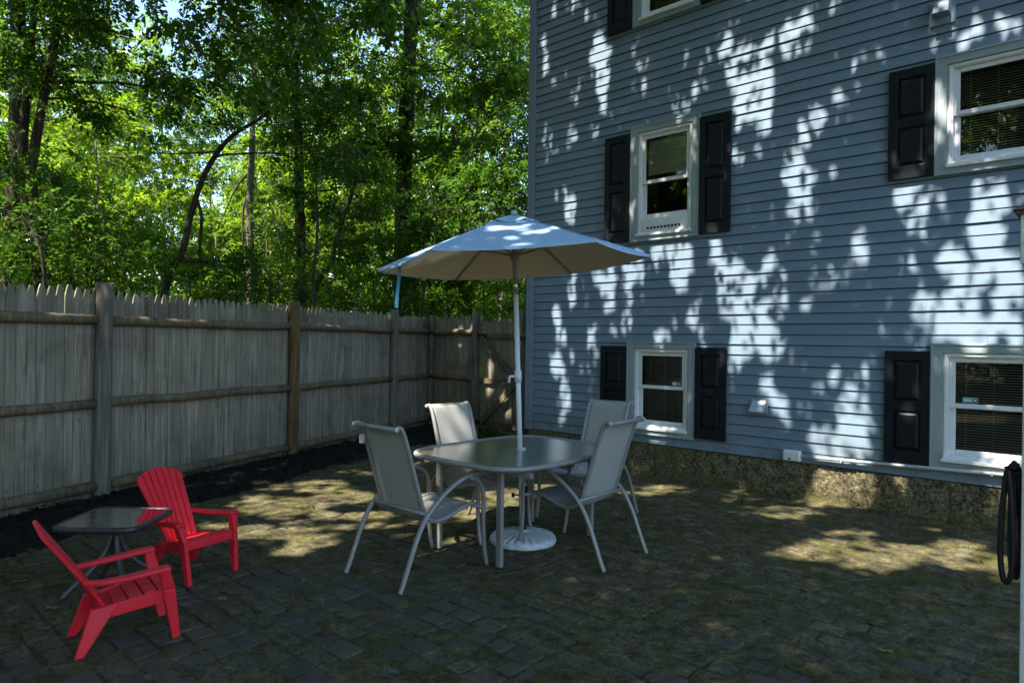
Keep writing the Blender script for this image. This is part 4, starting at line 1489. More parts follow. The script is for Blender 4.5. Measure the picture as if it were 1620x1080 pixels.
# sun patches laid out on wall and ground, cut open in the shade leaves: x, y, rx, ry, strength
LIT_W = [
 (952,84,15,30,1),(952,125,9,30,1),(953,160,5,26,1),(1007,70,12,18,.5),(929,28,4,10,.8),(944,30,4,9,.8),(879,15,5,13,.8),(896,28,4,10,.7),(907,4,7,9,1),
 (868,66,3,6,.9),(877,133,4,9,.9),(905,158,5,9,.9),(916,150,4,7,.8),(907,218,5,16,1),(899,227,4,7,.8),(864,222,7,21,.8),(866,255,5,9,.7),(873,285,6,13,.7),(901,330,9,24,1),(942,207,4,11,.9),(964,189,5,9,.5),
 (1148,78,10,15,1),(1183,122,35,30,1),(1195,140,26,30,1),(1176,176,14,24,1),(1208,188,12,24,1),(1116,107,14,13,.5),(1085,165,6,10,1),(1099,148,7,11,1),(1168,252,10,8,.9),(1201,237,8,14,.7),(1010,185,16,20,.45),
 (1238,295,6,18,.8),(1131,385,8,13,1),(1005,250,5,14,.8),(998,340,4,25,.9),(1100,235,5,20,.8),(975,345,9,18,.8),(968,372,10,10,.9),
 (1244,63,10,23,1),(1262,66,9,19,1),(1276,46,9,22,1),(1270,22,8,10,.6),(1210,118,12,22,1),(1209,187,10,28,1),(1202,238,6,10,.9),(1330,160,9,12,.9),(1290,192,13,19,1),(1271,213,8,17,1),(1330,208,12,12,.5),
 (1250,248,12,15,.9),(1266,292,19,32,1),(1241,292,10,28,.8),(1267,333,14,16,1),(1291,345,12,20,.8),(1252,350,10,14,.5),(1430,315,16,23,1),(1455,355,11,17,1),(1437,293,9,8,.9),(1489,363,14,15,.4),
 (1548,46,11,14,1),(1530,54,9,9,1),(1522,76,8,8,1),(1585,32,11,13,1),(1615,40,10,10,1),(1568,40,6,7,.6),(1526,15,7,4,.9),(1489,170,8,18,1),(1503,190,6,26,1),(1550,307,9,17,1),(1578,315,14,28,1),(1560,362,26,32,1),(1543,350,14,12,1),
 (1360,385,12,17,1),(1611,318,10,16,.6),(1328,12,8,9,.8),(1326,110,8,12,.4),(1540,235,25,10,.7),(1590,255,25,10,.6),(1560,265,30,6,.8),
 (1005,424,21,23,1),(1042,398,15,13,1),(1078,400,20,26,1),(1075,440,16,22,1),(961,450,13,40,1),(990,465,12,22,.9),(992,506,8,19,.9),(905,458,5,26,1),(881,502,7,17,1),(889,530,6,22,1),(940,536,9,19,.9),(937,560,7,10,.8),(968,525,15,11,.4),
 (1096,500,10,19,1),(1055,510,13,22,.8),(1050,540,14,13,1),(1131,402,9,20,1),(1153,448,20,38,1),(1179,455,12,30,1),(1160,490,24,18,.9),(1216,417,8,20,1),(1207,449,6,9,1),(1190,512,38,22,1),(1186,535,36,18,1),(1172,560,22,12,1),(1224,548,14,16,1),
 (1120,525,12,14,.8),(880,577,10,17,1),(894,602,6,24,1),(896,632,8,20,1),(885,655,14,20,.6),(872,672,10,10,.7),(1211,604,8,11,1),(1221,624,7,10,1),(1232,645,9,14,1),(1150,585,10,8,.9),
 (1206,505,20,30,1),(1217,545,22,25,1),(1287,413,7,15,.8),(1291,437,11,13,.7),(1361,402,14,26,1),(1330,444,20,15,.9),(1312,452,11,12,.8),(1431,440,9,13,.5),(1460,492,14,25,1),(1455,515,13,12,.9),(1472,533,10,11,.9),
 (1506,420,22,32,1),(1518,455,20,22,1),(1520,492,36,26,1),(1528,528,46,16,1),(1563,398,22,22,1),(1558,428,18,20,1),(1592,440,24,30,1),(1603,417,16,16,1),(1592,480,20,22,1),(1590,505,24,14,1),(1606,535,16,18,1),
 (1213,605,10,10,.9),(1237,647,13,16,.9),(1318,602,8,13,.9),(1300,600,7,9,.5),(1270,640,14,22,.6),(1340,655,13,14,.55),(1246,680,8,10,.8),(1302,702,26,15,1),(1337,722,18,18,1),(1320,728,20,8,1),(1290,690,10,14,1),
 (1430,592,12,16,.45),(1440,660,8,6,.9),(1560,690,30,8,.9),(1580,722,34,8,1),(1600,700,20,12,.8),(1575,752,40,7,1),(1530,670,20,22,.5),(1530,600,40,14,.5),(1490,595,4,18,.7),(1055,690,30,6,.9),(1040,680,14,8,.9),(1090,620,5,30,.6),(1128,590,10,22,.45),(1125,555,12,4,.8),
 (1367,773,24,24,1),(1350,790,14,12,.9),(1421,769,15,20,.7),(1333,750,14,7,.8),(1249,754,5,13,.6),(1288,757,5,12,.6),(1582,784,28,9,1),(1011,742,12,12,.8),(1590,810,20,10,.6),(1066,720,14,8,.7),
]
LIT_G = [
 (1314,872,62,14,1),(1383,887,46,12,1),(1344,849,30,10,.9),(1440,874,44,11,1),(1509,870,36,13,1),(1555,890,44,12,1),(1589,914,16,10,.8),(1245,878,24,9,.7),(1560,858,30,5,.5),
 (1241,811,42,9,.9),(1031,775,42,8,.9),(1344,797,56,6,1),(1168,780,18,4,.8),(1150,790,20,4,.5),
 (440,800,62,12,1),(505,770,50,10,1),(545,786,44,10,1),(395,812,34,8,.8),(470,832,56,7,.9),(487,857,42,10,1),(390,838,30,5,.5),(560,750,30,6,.8),(545,845,22,7,.7),(330,838,24,4,.7),(305,872,30,3,.6),(410,856,26,5,.5),
 (640,790,30,14,1),(705,800,44,12,1),(745,812,26,12,1),(704,874,34,9,.9),(672,822,22,8,.8),(600,815,24,7,.8),(640,850,22,5,.5),(855,775,26,9,.9),(868,817,40,8,1),(800,787,36,14,1),(800,842,14,7,.8),(915,808,26,5,.8),(840,835,10,8,.8),
 (1120,885,20,6,.4),(85,965,14,4,.5),
]
# single sunlit spots on other things: position and size
LIT_P = [((-4.36, -3.0, 1.0), .06), ((-3.95, -3.75, .72), .09), ((-3.87, -2.55, .25), .09), ((-8.75, 1.0, 1.86), .07), ((-8.42, 1.0, 1.9), .09), ((-8.02, 1.0, 1.25), .10), ((-8.0, 1.0, .98), .08), ((-7.62, 1.0, .75), .10), ((-7.35, 1.0, 1.66), .10), ((-7.4, 1.0, .2), .08),
         ((-3.75, -4.16, .52), .05), ((-4.68, -5.15, .25), .10), ((-3.24, -3.52, 2.36), 0.034), ((-3.34, -3.59, 2.36), 0.018), ((-3.60, -3.39, 2.36), 0.018), ((-3.20, -3.38, 2.36), 0.028), ((-3.18, -3.92, 2.36), 0.028), ((-3.15, -3.25, 2.36), 0.028), ((-3.21, -3.70, 2.36), 0.028), ((-3.35, -3.27, 2.36), 0.028), ((-2.99, -3.47, 2.36), 0.034), ((-3.38, -3.60, 2.36), 0.034), ((-3.33, -3.24, 2.36), 0.028), ((-3.07, -3.59, 2.36), 0.028), ((-3.10, -3.78, 2.36), 0.034), ((-3.40, -3.53, 2.36), 0.034), ((-3.15, -3.47, 2.36), 0.018), ((-3.04, -3.50, 2.36), 0.028), ((-3.57, -3.63, 2.36), 0.028), ((-3.05, -3.38, 2.36), 0.018), ((-3.37, -3.54, 2.36), 0.034), ((-3.28, -3.44, 2.36), 0.028), ((-3.34, -3.68, 2.36), 0.028), ((-3.19, -3.56, 2.36), 0.022), ((-3.30, -3.36, 2.36), 0.022), ((-2.93, -3.35, 2.36), 0.028), ((-3.32, -3.58, 2.36), 0.018), ((-2.89, -3.82, 2.36), 0.028),
         ((-7.15, -4.93, 2.0), .10)]
for i_ in range(44):     # the picket tips catch the sun from behind
    y_ = -6.5 + i_ * .115
    if math.sin(y_ * 2.3) + .4 * math.sin(y_ * 7) > -.55: LIT_P.append(((P1.x + (y_ - P1.y) * (P2.x - P1.x) / (P2.y - P1.y) - .07, y_, 1.955), .058))

e1 = Vector((1, 0, 0)); e1 = (e1 - SUN * e1.dot(SUN)).normalized(); e2 = SUN.cross(e1)
E1, E2, SN = np.array(e1), np.array(e2), np.array(SUN)
# many small gaps between the large ones, in drifts
rg = random.Random(31)
for _ in range(40):
    cx_, cy_ = rg.uniform(850, 1610), rg.uniform(0, 690)
    for _k in range(rg.randint(2, 5)):
        x_, y_ = cx_ + rg.gauss(0, 16), cy_ + rg.gauss(0, 24)
        if 845 < x_ < 1618 and y_ < 725:
            q_ = (x_ - 800) / 800
            LIT_W.append((x_, y_, rg.uniform(2.2, 4.2) * (1 + q_), rg.uniform(4, 8) * (1 + q_), rg.choice([.75, .9, 1])))
for _ in range(70):     # thin places in the leaves: half-lit patches
    x_, y_ = rg.uniform(860, 1610), rg.uniform(0, 700)
    LIT_W.append((x_, y_, rg.uniform(5, 13) * (.5 + (x_ - 800) / 1000), rg.uniform(8, 20) * (.6 + (x_ - 800) / 1200), rg.uniform(.45, .68)))
for _ in range(26):
    gx_, gy_ = rg.gauss(470, 85), rg.gauss(812, 26)
    if gy_ > 770 + max(0, 430 - gx_) * .35: LIT_G.append((gx_, gy_, rg.uniform(14, 34), rg.uniform(3, 6), .95))
for _ in range(12):
    LIT_G.append((rg.gauss(1390, 110), rg.gauss(868, 16), rg.uniform(14, 30), rg.uniform(3, 5), .9))
ell = []
for src, fn in ((LIT_W, lambda x, y: on_wall(x, y, -.01)), (LIT_G, lambda x, y: on_ground(x, y))):
    for (x, y, rx, ry, s) in src:
        k_ = 1.12 if src is LIT_G else 1.0
        c = fn(x, y); a = (fn(x + rx, y) - c) * k_; b = (fn(x, y + ry) - c) * k_
        c2 = np.array([c.dot(e1), c.dot(e2)])
        A = np.array([[a.dot(e1), b.dot(e1)], [a.dot(e2), b.dot(e2)]])
        ell.append((c2, np.linalg.inv(A), s))
for (p, r) in LIT_P:
    c = Vector(p)
    ell.append((np.array([c.dot(e1), c.dot(e2)]), np.eye(2) / r, .95))


def openness(P):
    """how far a point of the shade crown stands in the way of a sunlit patch (0..1)"""
    q = np.stack([P @ E1, P @ E2], -1)
    order = np.argsort(q[:, 0]); q = q[order]
    wob = .20 * np.sin(q[:, 0] * 31 + 3 * np.sin(q[:, 1] * 17)) + .18 * np.sin(q[:, 1] * 41 + 2 * np.sin(q[:, 0] * 23)) + .14 * np.sin(q[:, 0] * 83 + q[:, 1] * 67)
    res = np.zeros(len(P))
    for c2, Ai, s in ell:
        A = np.linalg.inv(Ai)
        rx = 1.5 * math.hypot(A[0, 0], A[0, 1])
        a, b = np.searchsorted(q[:, 0], (c2[0] - rx, c2[0] + rx))
        if a >= b: continue
        d = (q[a:b] - c2) @ Ai.T
        inside = (d ** 2).sum(1) < (.88 + wob[a:b]) ** 2
        res[a:b] = np.maximum(res[a:b], inside * s)
    out = np.zeros(len(P)); out[order] = res
    return out


def norm(a): return a / np.maximum(np.linalg.norm(a, axis=-1, keepdims=True), 1e-9)


def leaf_geo(P, D, N, L, W, fold=.18):
    """folded leaf blades: base, right, tip, left"""
    S = norm(np.cross(D, N))
    N = norm(np.cross(S, D))
    L = L[:, None]; W = W[:, None]
    mid = P + D * L * .42
    base, tip = P, P + D * L - N * L * .12
    r = mid + S * W * .5 + N * W * fold
    l = mid - S * W * .5 + N * W * fold
    V = np.stack([base, r, tip, l], 1).reshape(-1, 3)
    i = np.arange(len(P)) * 4
    T = np.concatenate([np.stack([i, i + 1, i + 2], -1), np.stack([i, i + 2, i + 3], -1)])
    return V, T


def sprigs(C, rad, n, leaflet, pairs=3, rach=.24, droop=.35, rng=RNG, shell=.55):
    """leafy twigs scattered through an ellipsoid (centre C, radii rad)"""
    d = norm(rng.normal(0, 1, (n, 3)))
    r = rng.uniform(shell ** 3, 1, n) ** (1 / 3)
    # clumps: pull twigs toward a few random bough ends so gaps open between them
    nb_ = max(5, int(n / 38))
    bd = norm(rng.normal(0, 1, (nb_, 3))); br = rng.uniform(.35, 1, nb_) ** .6
    B = bd * br[:, None]
    pick = rng.integers(0, nb_, n)
    Q = B[pick] + rng.normal(0, .17, (n, 3)) * np.array([1.25, 1.25, .7])
    mixm = rng.random(n) < .82
    Q = np.where(mixm[:, None], Q, d * r[:, None])
    P = np.asarray(C) + Q * np.asarray(rad)
    out = norm(Q + rng.normal(0, .5, (n, 3)) + np.array([0, 0, -droop]))
    up = norm(np.array([0, 0, 1.0]) + rng.normal(0, .45, (n, 3)))
    side = norm(np.cross(out, up))
    up = np.cross(side, out)
    Ps, Ds, Ns, Ls, Ws = [], [], [], [], []
    rl = rach * rng.uniform(.6, 1.3, n)
    for k in range(pairs):
        t = (k + .7) / (pairs + .3)
        for s in (-1, 1):
            Ps.append(P + out * (rl * t)[:, None])
            dd = norm(side * s * 1.0 + out * .65 + up * rng.normal(-.12, .25, n)[:, None] + rng.normal(0, .14, (n, 3)))
            Ds.append(dd); Ns.append(norm(up + rng.normal(0, .25, (n, 3))))
            l = leaflet * rng.uniform(.7, 1.2, n) * (1 - .25 * abs(t - .5))
            Ls.append(l); Ws.append(l * rng.uniform(.5, .68, n))
    Ps.append(P + out * rl[:, None]); Ds.append(out); Ns.append(up)
    l = leaflet * rng.uniform(.8, 1.3, n); Ls.append(l); Ws.append(l * .58)
    cat = np.concatenate
    return leaf_geo(cat(Ps), cat(Ds), cat(Ns), cat(Ls), cat(Ws))


def join_geo(parts):
    Vs, Ts, off = [], [], 0
    for V, T in parts:
        Vs.append(V); Ts.append(T + off); off += len(V)
    return np.concatenate(Vs), np.concatenate(Ts)


def keep_leaves(V, ok):
    V = V.reshape(-1, 4, 3)[ok].reshape(-1, 3)
    i = np.arange(len(V) // 4) * 4
    return V, np.concatenate([np.stack([i, i + 1, i + 2], -1), np.stack([i, i + 2, i + 3], -1)])


def limb_tubes(mb, a, b, r0, r1, bend=.25, n=6, seg=7, rr=None):
    rr = rr or random
    a, b = Vector(a), Vector(b)
    L = (b - a).length
    o1 = Vector((rr.uniform(-1, 1), rr.uniform(-1, 1), rr.uniform(.1, .9))) * L * bend
    pts = []
    for i in range(seg + 1):
        t = i / seg
        w = Vector((rr.uniform(-1, 1), rr.uniform(-1, 1), rr.uniform(-1, 1))) * L * .012
        pts.append(a.lerp(b, t) + o1 * (4 * t * (1 - t)) * .5 + w)
    mb.smooth = True
    mb.tube(pts, [r0 + (r1 - r0) * (i / seg) for i in range(seg + 1)], n)
    return pts


TREE_N = 0


def tree(name, label, trunk, blobs, leaf, leaflet=.075, dens=1.0, bark='bark', group=None, cat='tree', pairs=3, rach=.24, limbs=True, extra=None, droop=.35, limb_max=.06):
    """trunk: [(point, radius)...]; blobs: [(centre, rx, rz)]"""
    global TREE_N
    TREE_N += 1
    rr = random.Random(100 + TREE_N)
    p0 = trunk[0][0]
    t = thing(name, label, cat, tuple(p0), 0, group)
    mb = MB(); mb.smooth = True
    pts = cr([p for p, r in trunk], 5)
    rad = []
    for i in range(len(trunk) - 1):
        for k in range(5):
            rad.append(trunk[i][1] + (trunk[i + 1][1] - trunk[i][1]) * k / 5)
    rad.append(trunk[-1][1])
    rad = [r * (1 + .07 * math.sin(i * 1.9 + TREE_N)) for i, r in enumerate(rad)]
    mb.tube(pts, rad, 12)
    for ex_ in (extra or []):
        mb.tube(cr([p for p, r in ex_], 4), list(np.interp(np.linspace(0, 1, (len(ex_) - 1) * 4 + 1), np.linspace(0, 1, len(ex_)), [r for p, r in ex_])), 8)
    geo = []
    for (c, rx, rz) in blobs:
        c = Vector(c)
        if limbs:
            # nearest trunk point below the clump
            q = min(pts, key=lambda p: (p - c).length + max(0, p.z - c.z) * 1.5)
            i = pts.index(q)
            r0 = min(rad[i] * .5, .010 + .009 * (q - c).length, limb_max)
            lp = limb_tubes(mb, q, c, r0, .012, .16, rr=rr)
            for _ in range(4 + int(rx * 3)):
                s = rr.choice(lp[3:])
                e = c + Vector((rr.gauss(0, .5) * rx, rr.gauss(0, .5) * rx, rr.gauss(.1, .45) * rz))
                limb_tubes(mb, s, e, .011, .004, .15, 5, 4, rr=rr)
        n = int(dens * math.pi * rx * rz * 1.35 / (pairs * 2 * leaflet ** 2 * .58 * .5 * .62))
        geo.append(sprigs(c, (rx, rx, rz), n, leaflet, pairs, rach, droop))
    tr = mb.build('trunk', M[bark], t, p0)
    if geo:
        V, T = join_geo(geo)
        b = V[::4]
        ok = ~((b[:, 0] > P1.x + (b[:, 1] - P1.y) * (P2.x - P1.x) / (P2.y - P1.y) - .12) & (b[:, 1] < 1.25) & (b[:, 2] < 2.3))
        if name != 'sunlit_tree':
            ok &= openness(V[2::4]) < .5  # leaves cut away where they would cover a laid-out sun patch
        V, T = keep_leaves(V, ok)
        np_mesh('crown', V, T, M[leaf], t, p0)
    return t


def tk(pts, z, radii, gz=None):
    """a trunk from sight lines at one depth"""
    out = [(at(x, y, z), r) for (x, y), r in zip(pts, radii)]
    return out


def root(x, z, r):
    p = at(x, 600, z); return (Vector((p.x, p.y, -.15)), r)


def bl(x, y, z, rx, rz=None): return (at(x, y, z), rx, rz if rz else rx * .85)


# ---- trees right behind the fence, crowns reaching above the picture
tree('slender_tree', 'slender dark tree with a curved trunk at the far left behind the fence',
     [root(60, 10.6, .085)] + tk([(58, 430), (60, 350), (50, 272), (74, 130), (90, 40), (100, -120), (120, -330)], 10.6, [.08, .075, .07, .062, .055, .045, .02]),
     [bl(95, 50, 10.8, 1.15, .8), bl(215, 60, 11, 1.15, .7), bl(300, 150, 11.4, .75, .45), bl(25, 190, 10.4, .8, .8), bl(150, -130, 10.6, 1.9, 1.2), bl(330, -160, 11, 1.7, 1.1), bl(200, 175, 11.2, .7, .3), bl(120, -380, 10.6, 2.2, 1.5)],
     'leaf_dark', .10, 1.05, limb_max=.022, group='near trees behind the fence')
tree('dark_tree', 'dark twin-stemmed tree at the left edge behind the fence',
     [root(20, 11.8, .16)] + tk([(18, 430), (24, 300), (30, 100), (22, -150), (20, -420)], 11.8, [.15, .14, .12, .10, .04]),
     [bl(10, 40, 11.8, 1.2, 1.0), bl(-40, 300, 11.6, 1.0, .9), bl(20, 245, 12.2, .75, .6), bl(-30, -160, 11.8, 2.3, 1.5), bl(80, 330, 12.5, .7, .5), bl(60, -400, 11.8, 2.6, 1.6)],
     'leaf_dark', .10, 1.1, group='near trees behind the fence',
     extra=[tk([(30, 470), (44, 360), (36, 240), (48, 90), (60, -60)], 11.5, [.09, .085, .08, .06, .04])])
tree('leaning_tree', 'leaning bare-stemmed tree arching to the right over the middle of the fence',
     [root(225, 12.4, .085)] + tk([(262, 458), (288, 400), (302, 340), (320, 285), (345, 240), (372, 212), (405, 192), (470, 150)], 12.4, [.066, .060, .055, .05, .045, .04, .032, .016]),
     [bl(450, 175, 12.6, .75, .5), bl(395, 150, 12.8, .55, .35), bl(520, 110, 12.6, 1.1, .8), bl(470, 250, 12.4, .6, .4)],
     'leaf_dark', .08, .9, group='near trees behind the fence',
     extra=[tk([(312, 318), (319, 345), (316, 400), (322, 440)], 12.4, [.03, .032, .028, .02]), tk([(345, 240), (300, 243), (230, 243)], 12.4, [.02, .014, .006]),
            tk([(283, 412), (320, 414), (370, 412), (420, 400)], 12.3, [.05, .035, .025, .01])])
tree('straight_tree', 'straight slim tree between the leaning tree and the thick trunk',
     [root(478, 14, .105)] + tk([(477, 450), (474, 330), (472, 220), (466, 100), (462, -60), (455, -300)], 14, [.10, .098, .09, .08, .07, .03]),
     [bl(460, 120, 14.2, 1.3, 1.0), bl(420, 40, 14.5, 1.1, .8), bl(530, 300, 13.6, .8, .6), bl(505, 395, 13.4, .65, .5), bl(470, -110, 14, 2.4, 1.6), bl(430, -380, 14, 2.6, 1.8), bl(540, 200, 14.4, .9, .7)],
     'leaf_dark', .10, 1.2, group='near trees behind the fence')
tree('thick_tree', 'thick dark-trunked tree standing behind the fence left of the umbrella',
     [root(637, 15, .21)] + tk([(636, 480), (637, 380), (640, 260), (645, 140), (650, 40), (655, -120), (665, -400)], 15, [.19, .18, .175, .165, .15, .13, .05]),
     [bl(585, 90, 15, 1.2, 1.0), bl(720, 110, 14.8, 1.5, 1.1), bl(760, 240, 14.6, 1.1, .9), bl(690, 200, 14.6, .9, .6), bl(600, 240, 15.6, 1.0, .8), bl(655, -120, 15, 3.0, 1.9), bl(800, 60, 15.6, 1.5, 1.2), bl(660, -420, 15, 3.2, 2)],
     'leaf_mid', .105, 1.15, group='near trees behind the fence',
     extra=[tk([(652, 32), (675, 36), (700, 40), (735, 60)], 15, [.07, .055, .045, .02]), tk([(637, 420), (668, 340), (690, 280), (702, 160)], 14.8, [.03, .03, .025, .02])])
tree('crooked_sapling', 'thin crooked sapling leaning right in front of the thick trunk',
     [root(478, 13, .05)] + tk([(497, 470), (522, 420), (535, 370), (556, 310), (570, 250)], 13, [.048, .045, .04, .03, .012]),
     [bl(575, 290, 13.1, .6, .5), bl(600, 350, 13.3, .6, .5), bl(545, 240, 13, .55, .4)], 'leaf_mid', .075, .8, group='near trees behind the fence')
tree('shaded_tree', 'shaded bushy tree seen between the thick trunk and the house corner',
     [root(742, 14.2, .09)] + tk([(740, 470), (735, 380), (722, 280), (716, 200)], 14.2, [.085, .08, .065, .03]),
     [bl(735, 330, 14.1, 1.2, .85), bl(800, 300, 14.4, 1.0, .9), bl(690, 400, 13.8, .75, .6), bl(780, 410, 14, .9, .6), bl(815, 160, 15, 1.1, 1.0), bl(640, 395, 14.5, .6, .5)],
     'leaf_dark', .10, 1.15, group='near trees behind the fence')
tree('slim_tree', 'slim lit trunk with dangling twigs in the bright gap',
     [root(396, 19, .11)] + tk([(396, 400), (395, 320), (398, 255), (400, 190), (405, 60)], 19, [.105, .10, .085, .07, .03]),
     [bl(400, 190, 19.2, 1.2, .8), bl(360, 120, 19.5, 1.2, .9), bl(440, 330, 19.3, .8, .7), bl(420, 60, 19, 1.9, 1.3)],
     'leaf_mid', .10, .7, bark='bark_lt', group='middle trees of the wood',
     extra=[tk([(396, 270), (372, 300), (345, 360)], 19, [.04, .03, .012]), tk([(398, 290), (430, 330), (440, 400)], 19, [.03, .025, .012]), tk([(397, 300), (385, 330), (384, 400)], 19, [.04, .035, .02])])

# pinnate sumac-like sprays in front
for (lab, px, py, z, pr) in (('leafy sumac sapling with long pale fronds behind the fence, left of the thick trunk', 492, 215, 11.9, (495, 470)),
                             ('leafy sumac sapling with long pale fronds just above the umbrella', 690, 300, 12.3, (668, 480)),
                             ('leafy sumac sapling with drooping fronds at the left end of the fence', 40, 340, 9.8, (70, 470))):
    p = at(px, py, z)
    b0 = at(pr[0], pr[1], z)
    tree('sumac', lab, [(Vector((b0.x, b0.y, -.12)), .03), (b0, .028), (b0.lerp(p, .5) + Vector((.1, .05, .05)), .022), (p, .01)],
         [(p, .62, .42), (p + Vector((.25, .2, -.35)), .5, .3)], 'leaf_frond', .10, .62, pairs=6, rach=.5, group='sumac saplings', limbs=True, droop=.5)

# overhanging big-leaved bough of a maple that stands out of view beyond the fence
mp = Vector((-9.6, -7.2, 0))
tree('maple', 'big-leaved maple whose bough hangs into the top of the picture',
     [(mp - UP * .15, .2), (mp + Vector((.1, .1, 2.2)), .17), (mp + Vector((.3, .5, 4.5)), .14), (mp + Vector((.6, .9, 7)), .10), (mp + Vector((.5, 1.2, 10)), .04)],
     [bl(330, 70, 8.2, .42, .30), bl(405, 120, 8.2, .35, .28), bl(300, 20, 8.4, .45, .25), bl(455, 30, 8.4, .55, .32), bl(560, -25, 8.2, .5, .25), bl(610, 15, 8.0, .3, .16), bl(380, -70, 8.4, .9, .5), bl(520, -120, 8.4, .9, .5),
      (mp + Vector((.5, 1, 7.5)), 2.2, 1.6), (mp + Vector((1.2, .5, 9.5)), 2.3, 1.6), (mp + Vector((-1, 1, 9)), 2.2, 1.5)],
     'leaf_dark', .135, .8, pairs=2, rach=.25, droop=.6, limbs=False,
     extra=[[(mp + Vector((.6, .9, 7)), .07), (at(250, -420, 9.2), .05), (at(360, -160, 8.6), .03), (at(350, 20, 8.3), .014), (at(330, 75, 8.2), .006)],
            [(mp + Vector((.6, .9, 7)), .06), (at(430, -420, 9.0), .045), (at(480, -150, 8.5), .028), (at(455, 0, 8.4), .014), (at(415, 110, 8.2), .006)],
            [(at(480, -150, 8.5), .026), (at(560, -60, 8.3), .012), (at(605, 12, 8.05), .006)]])

# ---- shrubs hard behind the fence
sh = [(30, 425, 10.3, .75), (110, 395, 11, .9), (165, 345, 12, .85), (205, 420, 11.4, .75), (300, 440, 12, .75), (372, 425, 12.8, .85), (440, 440, 12.6, .7), (520, 455, 13, .75),
      (590, 440, 13.4, .8), (655, 455, 13.2, .7), (705, 430, 13.8, .8), (765, 470, 13.6, .7), (815, 440, 14, .8), (260, 385, 13.5, .8), (150, 440, 10.6, .6), (70, 330, 12.8, .8)]
where = ['leftmost, beneath the slender tree', 'beside the slender curved trunk', 'tallest of those left of the leaning tree', 'before the base of the leaning tree', 'under the leaning stem', 'right of the leaning stem',
         'left of the straight slim trunk', 'right of the straight slim trunk', 'left of the thick trunk', 'right of the thick trunk', 'above the fence corner post', 'over the back fence panel',
         'over the gate beside the house corner', 'behind the leaning stem', 'low over the second fence panel', 'half hidden at the left behind the sumac']
for i, (x, y, z, r) in enumerate(sh):
    c = at(x, y, z)
    g = Vector((c.x, c.y, -.12))
    lo = Vector((c.x, c.y, c.z * .5))
    tree('shrub', 'bushy green shrub behind the fence, ' + where[i], [(g, .03), (g.lerp(c, .5) + Vector((.08, .05, 0)), .022), (c, .01)],
         [(c, r, r * .8), (lo + Vector((.2, -.1, 0)), r * 1.0, r * .8)], ['leaf_dark', 'leaf_mid', 'leaf_dark'][i % 3], [.07, .085, .06][i % 3], .85, group='shrubs behind the fence', cat='shrub', droop=.2)

# ---- sunlit trees deeper in the wood
mids = [(150, 250, 21, 1.9), (235, 330, 23, 1.8), (330, 300, 25, 2.0), (255, 200, 27, 2.2), (180, 390, 22, 1.5), (440, 300, 24, 1.7), (560, 330, 22, 1.7), (340, 400, 22, 1.4), (700, 330, 23, 2.0), (120, 130, 26, 2.3), (590, 200, 24, 2.2),
        (790, 220, 22, 2.2), (420, 390, 21, 1.3), (500, 130, 27, 2.4), (60, 380, 20, 1.5), (640, 430, 20, 1.4), (750, 90, 25, 2.4), (70, 70, 23, 2.2), (195, 110, 25, 2.0), (835, 60, 21, 1.8), (825, 360, 19, 1.5), (400, 200, 26, 1.8), (640, 60, 24, 2.2)]
mwhere = ['left of the bright gap', 'low in the bright gap', 'in the middle of the bright gap', 'tall at the back of the bright gap', 'low at the left of the bright gap', 'right of the slim lit trunk', 'between the straight and thick trunks',
          'behind the leaning stem', 'behind the umbrella', 'tall at the upper left', 'behind the crown of the thick trunk', 'beside the top of the house corner', 'under the slim lit trunk', 'tall in the upper middle', 'far left behind the dark stems',
          'low behind the thick trunk', 'tall between the thick trunk and the house', 'high at the upper left corner', 'high left of the sky gap', 'high beside the house corner', 'low beside the house corner behind the umbrella', 'behind the bend of the leaning stem', 'high behind the thick trunk']
for i, (x, y, z, r) in enumerate(mids):
    c = at(x, y, z)
    g = Vector((c.x, c.y, -.12))
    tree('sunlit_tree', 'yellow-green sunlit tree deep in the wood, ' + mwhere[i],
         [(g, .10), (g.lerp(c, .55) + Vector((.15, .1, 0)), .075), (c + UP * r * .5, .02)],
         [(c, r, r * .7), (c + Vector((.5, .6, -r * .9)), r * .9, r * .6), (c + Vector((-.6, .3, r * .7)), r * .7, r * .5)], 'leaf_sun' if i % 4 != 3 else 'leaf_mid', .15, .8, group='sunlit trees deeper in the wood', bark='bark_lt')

# ---- far wood: one mass
parts = []
rw = np.random.default_rng(77)
for i in range(170):
    x = rw.uniform(-140, 900); z = rw.uniform(30, 46)
    hi = 10 + 4.5 * math.sin(x * .013 + .5) + rw.uniform(-2, 2)
    if 150 < x < 420: hi *= .62
    c = at(x, 540, z); c.z = rw.uniform(.5, max(3, hi))
    parts.append(sprigs(c, (2.6, 2.6, 2.0), 150, .34, 3, .8, .3, rw))
V, T = join_geo(parts)
o = np_mesh('far_wood', V, T, M['leaf_sun'])
tag(o, 'pale green mass of far woodland beyond the nearer trees', 'woodland', None, 'stuff')
parts = []  # unseen wood added to green the window reflections and block low sky
for i in range(130):
    x = rw.uniform(-34, 22); y = rw.uniform(-34, -22)
    parts.append(sprigs((x, y, rw.uniform(.5, 15)), (3, 3, 2.4), 130, .42, 3, .9, .3, rw))
V, T = join_geo(parts)
o = np_mesh('woodland_behind', V, T, M['leaf_mid'])
tag(o, 'woodland edge behind the photographer, seen only mirrored in the window panes', 'woodland', None, 'stuff')
